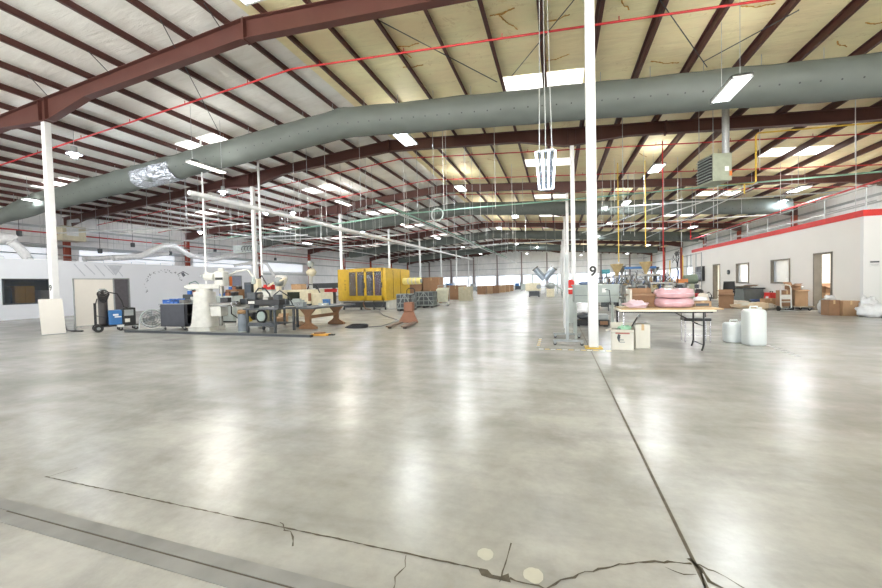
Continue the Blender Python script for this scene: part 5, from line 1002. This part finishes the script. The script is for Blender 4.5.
# ------------------------------------------------------------------ packing machines behind the table
TANH = mat('tan_hopper', (190, 168, 124), .45)
def packer(P, label, seed, h_=2.0, w_=1.0, hop=True, hopm=None, rz=0):
    rnd = random.Random(seed); t = thing('filling_machine', label, 'machine', (*P, 0), rz, 'packing machines')
    for x in (-w_/2, w_/2):
        for y in (-.4, .4): MB().bx(x-.03, x+.03, y-.03, y+.03, 0, h_*.72).build('frame_post', rnd.choice((STEEL, DGREY, GREYM)), t)
    MB().bx(-w_/2, w_/2, -.42, .42, .42, .5).build('deck', STEEL, t); MB().bx(-w_/2, w_/2, -.42, .42, h_*.7, h_*.74).build('top_deck', STEEL, t)
    MB().bx(-w_/2+.05, w_/2*.1, -.3, .3, .5, h_*.45).build('cabinet', rnd.choice((GREYM, DGREY, STEEL, BEIGE)), t, bev=.01); MB().bx(w_*.12, w_*.45, -.46, -.2, .65, 1.05).build('control_box', rnd.choice((DGREY, CREAM, BEIGE)), t, bev=.01)
    MB().bx(-w_*.4, w_*.0, -.44, -.42, .12, .38).build('lower_guard', rnd.choice((DGREY, BLACK, GREYM)), t)
    for k in range(5):
        a, b_ = (rnd.uniform(-w_/2, w_/2), rnd.uniform(-.45, .1), rnd.uniform(.6, 1.4)), (rnd.uniform(-w_/2, w_/2), rnd.uniform(-.45, .1), rnd.uniform(.6, h_*.8)); MB().bar(a, b_, rnd.uniform(.02, .05)).build('linkage', rnd.choice((BLACK, STEEL, BRWOOD, DGREY, GREYM)), t)
    for k in range(4):
        a = Vector((rnd.uniform(-w_/2, w_/2), rnd.uniform(-.45, 0), rnd.uniform(.55, 1.3))); MB().cyl(a, a+Vector((rnd.uniform(-.05, .05), -.02, rnd.uniform(.1, .25))), rnd.uniform(.04, .1), 12).build('cylinder', rnd.choice((BLACK, STEEL, BRWOOD, TANH, GREYM)), t)
    for k in range(3): a = (rnd.uniform(-w_/2, w_/2), -.44, rnd.uniform(.6, 1.3)); MB().tube([a, (a[0]+.15, -.5, a[2]+.3), (a[0]+.3, -.4, a[2]+.1), (a[0]+.35, -.3, a[2]+.5)], .012, 5).build('air_line', rnd.choice((BLACK, BLUEB, BLACK)), t)
    if hop:
        MB().lathe([(.07, h_*.74), (.1, h_*.82), (.30, h_+.02), (.32, h_+.06), (.28, h_+.05)], (0, 0, 0), 18).build('hopper', hopm or STEEL, t); MB().cyl((0, 0, h_*.5), (0, 0, h_*.75), .07, 12).build('auger_tube', STEEL, t)
    return t

def pk(px, Y_, *a, **k): p = at(px, 285, Y_); packer((p.x, Y_), *a, **k)
pk(617, 20, 'packing machine with a tan funnel hopper, right of column 9', 1, 2.05, 1.0, True, TANH)
pk(646, 21, 'taller packing machine with a tan funnel hopper, behind the pink rolls', 2, 2.15, 1.1, True, TANH)
pk(631, 23, 'packing machine between the two tan hoppers, set farther back', 3, 1.7, .9, False)
pk(604, 25, 'packing machine farther back, just right of column 9', 4, 1.6, 1.0, False)
pk(662, 24, 'packing machine right of the taller hopper machine', 5, 1.5, 1.1, False)
pk(676, 27, 'low packing machine behind the pink rolls, set far back', 6, 1.3, 1.2, False)
pk(622, 30, 'packing machine far back with a steel hopper', 7, 2.3, 1.1, True)
pk(655, 32, 'farthest packing machine with a steel hopper', 8, 2.2, 1.2, True)
pk(690, 34, 'small packing machine far back left of the office corner', 9, 1.5, 1.2, False)
pk(637, 38, 'packing machine deep in the right aisle', 10, 1.8, 1.4, False)
pk(607, 18.5, 'brown and grey packing machine nearest column 9', 21, 1.5, .8, False)
pk(634, 18.7, 'near low packing machine below the left tan hopper', 22, 1.45, .8, False)
pk(659, 18.5, 'near packing machine just above the open brown carton', 23, 1.6, .9, False)
pk(672, 20, 'packing machine just left of the orange box', 24, 1.5, .9, False)
p = at(602, 285, 17.2); t = thing('tall_stand', 'thin legged stand with teal box and tray right of column 9', 'stand', (p.x, 19, 0))
MB().bx(-.3, .3, -.2, .2, 1.4, 1.44).build('tray', DGREY, t); t.location.y = 17.2
for x in (-.25, .25): MB().bx(x-.02, x+.02, -.02, .02, 0, 1.4).build('leg', DGREY, t)
MB().bx(.0, .3, -.15, .15, 1.6, 1.78).build('teal_box', TEAL, t, bev=.01); MB().bx(.15, .2, -.02, .02, 1.44, 1.6).build('neck', DGREY, t)
p = at(640, 266, 26); t = thing('blue_beam_frame', 'blue crossbar on posts between the two tan hoppers', 'frame', (p.x, 26, 0)); MB().bx(-.9, .9, -.05, .05, 2.0, 2.14).build('crossbar', BLUE, t); MB().bx(-.9, -.82, -.04, .04, 0, 2.0).build('post', GREYM, t); MB().bx(.82, .9, -.04, .04, 0, 2.0).build('post', GREYM, t)
p = at(691, 285, 22); t = thing('green_motor', 'round green grey motor on a pedestal right of the pink rolls', 'motor', (p.x, 22, 0)); MB().cyl((-.3, 0, 1.25), (.25, 0, 1.3), .24, 18).build('motor', mat('green_grey_motor', (118, 132, 116), .5), t); MB().bx(-.12, .12, -.15, .15, .15, 1.05).build('pedestal', mat('pale_green_pedestal', (170, 178, 150), .5), t); MB().bx(-.3, .3, -.25, .25, 0, .15).build('base', DGREY, t); MB().bx(.1, .3, -.15, .15, .8, 1.0).build('gearbox', DGREY, t)
p = at(682, 285, 21); t = thing('orange_topped_box', 'small orange box on a white stand behind the pink rolls', 'machine', (p.x, 21, 0)); MB().bx(-.22, .22, -.15, .15, 1.05, 1.3).build('box', mat('orange_box', (222, 140, 80), .5), t, bev=.01); MB().bx(-.35, .25, -.2, .2, 0, .95).build('cabinet', WHITE, t, bev=.01); MB().bx(-.5, .3, -.22, .22, .95, 1.05).build('shelf', LGREY, t)
for k, (px, z0, z1, mt, lab, Y_) in enumerate(((646, 3.0, 5.6, YELP, 'thin yellow service drop above the taller tan hopper', 21.8), (663.5, .9, 6.2, SPRK, 'thin red service drop in front of the packing machines', 19), (619, 2.3, 5.4, YELP, 'yellow service drop above the left tan hopper', 22), (670, .8, 2.3, YELP, 'short yellow post behind the pink rolls', 22.5), (683, 1.5, 2.6, YELP, 'short yellow post near the orange box', 23.5))):
    p = at(px, 285, Y_); z1_ = roofz(p.x)+.2 if z1 > 4 else z1; z0_ = z0 if z1 > 4 else 0
    tag(MB().cyl((0, 0, z0_), (0, 0, z1_), .024, 8).build('service_drop', mt, None, loc=(p.x, Y_, 0)), lab, 'pipe', 'service drops')
# tree mural on right wall
b = MB(); rnd = random.Random(2)
def br(y, z, a, L, w_, dep):
    y2, z2 = y+L*1.6*math.cos(a), z+L*math.sin(a); b.bar((XR-.035, y, z), (XR-.035, y2, z2), w_, .01)
    if dep: 
        for s in (-1, 1): br(y2, z2, a+s*rnd.uniform(.3, .7), L*.75, w_*.7, dep-1)
br(62, 2.6, PI/2, .9, .3, 5)
mu2 = thing('wall_mural', 'dark branching tree mural painted on the right wall behind the packing machines', 'mural', (0, 0, 0)); b.build('branches', mat('mural_dark', (60, 60, 66), .7), mu2); MB().bx(XR-.04, XR-.035, 61.7, 62.3, 0, 2.7).build('trunk', mat('mural_dark', (60, 60, 66), .7), mu2)
# ------------------------------------------------------------------ processing machines at mid distance (left of the rolling board)
t = thing('processing_machine', 'beige boxy machine with dark lower parts in the middle distance, left of two', 'machine', (-2.0, 34, 0)); MB().bx(-.7, .6, -.5, .5, .55, 1.25).build('housing', BEIGE, t, bev=.02); MB().bx(-.4, .5, -.5, .5, .1, .5).build('lower_frame', DGREY, t)
for x in (-.35, .45): MB().bx(x-.05, x+.05, -.45, .45, 0, .1).build('foot', BLACK, t)
MB().cyl((.45, -.55, .9), (.45, -.5, .9), .2, 14).build('guard', GREYM, t)
t = thing('processing_machine', 'beige machine on a pedestal in the middle distance, right of two', 'machine', (-.55, 34, 0)); MB().bx(-.35, .3, -.4, .4, 0, .7).build('pedestal', BEIGE, t, bev=.02); MB().blob((0, -.1, .95), (.35, .3, .3), 12, .25, 3).build('head', GREYM, t); MB().bar((.3, 0, 1.1), (1.0, 0, .5), .12).build('chute', LGREY, t); MB().bx(.9, .98, -.05, .05, 0, .6).build('chute_leg', GREYM, t)
t = thing('twin_shell_blender', 'pale grey V shaped blender on a frame in the far middle', 'blender', (-1.3, 42, 0))
for s in (-1, 1): MB().cyl((0, 0, 1.6), (s*.95, 0, 2.75), .34, 18).build('shell', mat('blender_grey', (160, 172, 185), .3, .4), t); MB().cyl((s*.95, 0, 2.75), (s*1.03, 0, 2.85), .38, 18).build('lid', STEEL, t)
for s in (-1, 1): MB().bar((s*1.3, 0, 0), (s*1.3, 0, 2.2), .12).bar((s*1.3, 0, 2.1), (s*.3, 0, 2.1), .1).build('stand_post', LGREY, t)
MB().bx(-1.6, -1.1, -.3, .3, .0, .8).build('drive_cabinet', LGREY, t)
# ------------------------------------------------------------------ along the right office
t = thing('wall_cabinet', 'black flat cabinet on the office wall left of the far doorway', 'cabinet', (OX-.1, 29.1, 1.13)); MB().bx(-.08, .095, -.6, .6, 0, .98).build('body', BLACK, t, bev=.01); MB().bx(-.1, -.08, -.55, .55, .05, .93).build('door', mat('black_gloss', (30, 34, 40), .15), t)
t = thing('wall_bell', 'small dark round device on the office wall between doorway and window', 'device', (OX-.01, 24.9, 1.62)); MB().cyl((0, 0, 0), (-.06, 0, 0), .13, 16).build('body', DGREY, t); MB().cyl((-.06, 0, 0), (-.08, 0, 0), .05, 12).build('cap', GREYM, t)
t = thing('pipe_frame', 'thin grey pipe frame standing against the far end of the office wall', 'frame', (OX-.35, 29.3, 0))
for y in (-1.3, -.3, .7, 1.5): MB().bx(-.02, .02, y-.02, y+.02, 0, 3.0).build('upright', GREYM, t)
for z in (.8, 1.7, 2.96): MB().bx(-.015, .015, -1.3, 1.5, z-.015, z+.015).build('rail', GREYM, t)
t = thing('shop_vacuum', 'red and black shop vacuum near the far doorway', 'vacuum', (7.9, 25.2, 0)); MB().lathe([(0, .05), (.26, .05), (.28, .4), (.27, .45), (0, .45)], n=18).build('tank', mat('vacuum_red', (190, 40, 48), .4), t); MB().lathe([(.27, .45), (.24, .6), (.12, .68), (0, .69)], n=18).build('lid', BLACK, t); MB().tube([(.25, 0, .3), (.5, -.1, .5), (.6, -.2, .3), (.5, -.3, .03), (.1, -.5, .03)], .03, 8).build('hose', BLACK, t)
for a in (0, 2.1, 4.2): caster(t, .2*math.cos(a), .2*math.sin(a), .028)
carton('brown carton on the floor in front of the office chair', (6.95, 18.9), .5, .45, .64, -.3, CARDD, 2)
crumple('paper_bag', 'crumpled tan paper beside the brown carton by the office chair', 'paper', (6.25, 19.4), (.22, .2, .32), PAPER, 14)
t = thing('office_chair', 'black mesh office chair with arms, behind the brown carton by the office', 'chair', (7.45, 20.2, 0), -.75)
bk = MB(); n = 10
bk.add([((i/n-.5)*.5*(1-.1*(j/6)), .22+.05*math.sin(PI*i/n)*-1+.02*j/6, .62+.52*j/6) for j in range(7) for i in range(n+1)], [(j*(n+1)+i, j*(n+1)+i+1, (j+1)*(n+1)+i+1, (j+1)*(n+1)+i) for j in range(6) for i in range(n)], True)
o = bk.build('backrest', BLACK, t); md = o.modifiers.new('solid', 'SOLIDIFY'); md.thickness = .02
MB().bx(-.25, .25, -.25, .22, .46, .54).build('seat', BLACK, t, bev=.03); MB().cyl((0, 0, .12), (0, 0, .46), .03, 10).build('gas_lift', CHROME, t); MB().bar((0, .2, .5), (0, .26, .75), .05).build('back_post', BLACK, t)
for s in (-1, 1): MB().tube([(s*.27, .05, .48), (s*.3, .05, .7), (s*.3, -.2, .72)], .02, 8).build('armrest', BLACK, t)
for k in range(5):
    a = 2*PI*k/5; MB().bar((0, 0, .1), (.3*math.cos(a), .3*math.sin(a), .08), .04).build('base_arm', BLACK, t); caster(t, .3*math.cos(a), .3*math.sin(a), .03)
t = thing('tub_truck', 'grey plastic tub cart along the office wall below the far window', 'cart', (8.72, 21.6, 0), PI/2)
MB().add([(-.7, -.3, .16), (.7, -.3, .16), (.7, .3, .16), (-.7, .3, .16), (-.82, -.4, .78), (.82, -.4, .78), (.82, .4, .78), (-.82, .4, .78), (-.78, -.36, .78), (.78, -.36, .78), (.78, .36, .78), (-.78, .36, .78), (-.66, -.27, .22), (.66, -.27, .22), (.66, .27, .22), (-.66, .27, .22)],
         [(0, 3, 2, 1), (0, 1, 5, 4), (1, 2, 6, 5), (2, 3, 7, 6), (3, 0, 4, 7), (4, 5, 9, 8), (5, 6, 10, 9), (6, 7, 11, 10), (7, 4, 8, 11), (8, 9, 13, 12), (9, 10, 14, 13), (10, 11, 15, 14), (11, 8, 12, 15), (12, 13, 14, 15)]).build('tub', mat('tub_grey', (122, 130, 128), .5), t)
MB().tube([(-.84, -.42, .78), (.84, -.42, .78), (.84, .42, .78), (-.84, .42, .78)], .025, 8, closed=True).build('rim', DGREY, t); MB().bx(-.5, .5, -.28, .28, .12, .16).build('chassis', BLACK, t)
for x in (-.5, .5):
    for y in (-.24, .24): caster(t, x, y, .05)
for k, (y, a, mt) in enumerate(((22.2, .2, CARD), (21.9, -.15, CARDW), (21.6, .3, CARD))):
    q = thing('flattened_carton', 'flattened %s lying across the grey tub cart, %s' % (['tan carton', 'white carton', 'second tan carton'][k], ['lowest', 'middle', 'topmost'][k]), 'cardboard', (8.65, y, .80+.035*k), a, 'flattened cartons'); MB().bx(-.32, .32, -.35, .35, 0, .012).build('sheet', mt, q); MB().box((0, -.42, .03), (.64, .16, .008), 0, -.4).build('flap', mt, q)
rnd = random.Random(8)
for k, (px, py) in enumerate(((736, 307.5), (743, 308.5), (749, 308.5), (738, 305.5), (744, 306), (755, 308.5), (765, 309), (759, 310))):
    p = G(px, py); q = crumple('packaging_scrap', 'crumpled %s packaging in the heap below the tub cart, %s' % (['cream', 'tan', 'grey'][k % 3], ['front left', 'front middle', 'front centre right', 'back left', 'back middle', 'right of centre', 'right end', 'front right'][k]), 'packaging', (p.x, p.y), (rnd.uniform(.3, .45), rnd.uniform(.2, .3), rnd.uniform(.09, .16)), [PAPER, mat('tan_packing', (205, 184, 154), .7), mat('grey_packing', (200, 198, 188), .7)][k % 3], 40+k, grp='packaging heap')
p = G(764, 305); t = thing('blue_tub', 'shallow blue bowl shaped tub at the right end of the packaging heap', 'tub', (8.3, 19.3, 0)); MB().lathe([(0, .16), (.2, .16), (.3, .32), (.33, .34), (.31, .33), (.2, .19), (0, .19)], n=18).build('bowl', mat('blue_grey_tub', (80, 100, 150), .5), t); MB().bx(-.28, .28, -.2, .2, 0, .16).build('block_under', CARD, t)
t = thing('red_case', 'red case with white front against the wall left of the box cart', 'case', (9.05, 20.0, 0)); MB().bx(-.15, .15, -.28, .28, 0, .6).build('body', RED, t, bev=.02); MB().bx(-.16, -.15, -.1, .12, .2, .45).build('label_panel', WHITE, t); MB().tube([(0, -.1, .6), (0, -.1, .66), (0, .1, .66), (0, .1, .6)], .015, 6).build('handle', BLACK, t)
crumple('white_packaging', 'white crumpled packaging left of the box cart', 'packaging', (8.85, 18.6), (.25, .22, .22), PAPER, 61)
carton('brown carton lying low between the blue tub and the box cart', (8.3, 18.55), .45, .3, .42, .1, CARD)
# platform cart with cartons
t = thing('platform_cart', 'low platform cart on casters loaded with brown cartons by the office wall', 'cart', (8.72, 17.62, 0), 0)
MB().bx(-.5, .42, -.35, .35, .13, .17).build('deck', mat('cart_deck', (150, 140, 124), .6), t)
for x in (-.4, .3):
    for y in (-.28, .28): caster(t, x, y, .05)
carton('largest brown carton on the platform cart, at the right', (8.78, 17.6), .4, .5, .62, 0, CARD, 2, z=.17, grp='cartons on the platform cart')
carton('narrow brown carton at the left edge of the platform cart', (8.38, 17.65), .3, .45, .6, 0, CARDD, z=.17, grp='cartons on the platform cart')
carton('open brown carton tipped on top of the platform cart load', (8.56, 17.45), .34, .3, .18, .4, CARDD, 4, z=.80, grp='cartons on the platform cart')
crumple('clear_wrap', 'white plastic wrap on the right of the platform cart load', 'packaging', (8.88, 17.75), (.13, .16, .08), BAG, 63, z=.79)
t = thing('hand_truck', 'white hand truck with rounded top standing in front of the platform cart', 'hand truck', (8.2, 17.0, 0), .1)
MB().tube([(-.17, .1, .12), (-.17, .12, .85), (-.12, .12, .96), (0, .12, 1.0), (.12, .12, .96), (.17, .12, .85), (.17, .1, .12)], .022, 8).build('frame', CREAM, t)
for z in (.35, .6): MB().bar((-.17, .11, z), (.17, .11, z), .03).build('cross_bar', CREAM, t)
MB().bx(-.15, .15, .09, .11, .45, .62).build('back_plate', CREAM, t); MB().bx(-.2, .2, -.12, .12, .02, .04).build('toe_plate', GREYM, t)
for x in (-.21, .21): MB().cyl((x-.02, .16, .1), (x+.02, .16, .1), .1, 16).build('wheel', BLACK, t)
MB().bar((-.21, .16, .1), (.21, .16, .1), .03).build('axle', GREYM, t)
# boxes and bags by the near doorway
carton('brown carton left of two by the near office doorway', (8.56, 15.42), .28, .36, .5, .05, CARDD, grp='doorway cartons'); carton('wider brown carton right of two by the near office doorway', (8.93, 15.32), .42, .36, .48, .05, CARD, 0, grp='doorway cartons')
crumple('plastic_bag', 'full white plastic bag on the floor at the office corner', 'bag', (9.2, 14.75), (.3, .24, .2), BAG, 71, rough=.3)
crumple('plastic_bag', 'crumpled white plastic bag standing up behind the bag at the office corner', 'bag', (9.32, 15.1), (.22, .1, .3), BAG, 72, rough=.35)
crumple('foil_bag', 'silvery white bag left of the doorway cartons', 'bag', (8.85, 16.2), (.17, .16, .26), mat('silvery_bag', (205, 205, 205), .25, .3, bump=.6, scale=9), 73, rough=.3)
crumple('plastic_bag', 'pale plastic on top of the doorway cartons, left side', 'bag', (8.56, 15.45), (.12, .12, .08), BAG, 74, z=.5, rough=.3)
P = G(878, 317.5); t = thing('rubber_mat', 'dark low mat on the floor at the right edge by the office front', 'mat', (9.85, 15.0, 0)); MB().bx(-.3, .5, -.12, .12, 0, .03).build('mat', BLACK, t); MB().bx(-.28, .48, -.1, .1, .03, .035).build('ribs', DGREY, t)
crumple('plastic_bag', 'small white bag at the right edge on the dark mat', 'bag', (10.0, 15.0), (.15, .1, .08), BAG, 75, z=.035)
# seen through the near doorway
carton('brown carton inside the near office doorway', (10.3, 18.62), .45, .4, .62, 0, CARD, 0); carton('second brown carton inside the office, on top of the first', (10.3, 18.62), .38, .35, .25, 0, CARDD, 2, z=.62)
crumple('white_packaging', 'white packaging on the floor inside the near office doorway', 'packaging', (10.1, 16.6), (.2, .25, .3), BAG, 81)
t = thing('metal_shelf', 'light metal shelf seen deep inside the near office doorway', 'shelf', (12.6, 17.6, 0))
for z in (.4, .9, 1.35): MB().bx(-.4, .4, -.25, .25, z, z+.03).build('shelf_board', GREYM, t)
for x in (-.38, .38):
    for y in (-.23, .23): MB().bx(x-.02, x+.02, y-.02, y+.02, 0, 1.6).build('post', GREYM, t)
# guard rail on the office roof
t = thing('roof_guard_rail', 'thin grey guard rail standing along the roof edge of the right office', 'rail', (OX+.5, 0, 3.18))
for y in range(16, 31, 2): MB().cyl((0, y, 0), (0, y, 1.0), .02, 6).build('post', GALV, t)
for z in (.5, 1.0): MB().cyl((0, 15.6, z), (0, 30.6, z), .018, 6).build('rail', GALV, t)
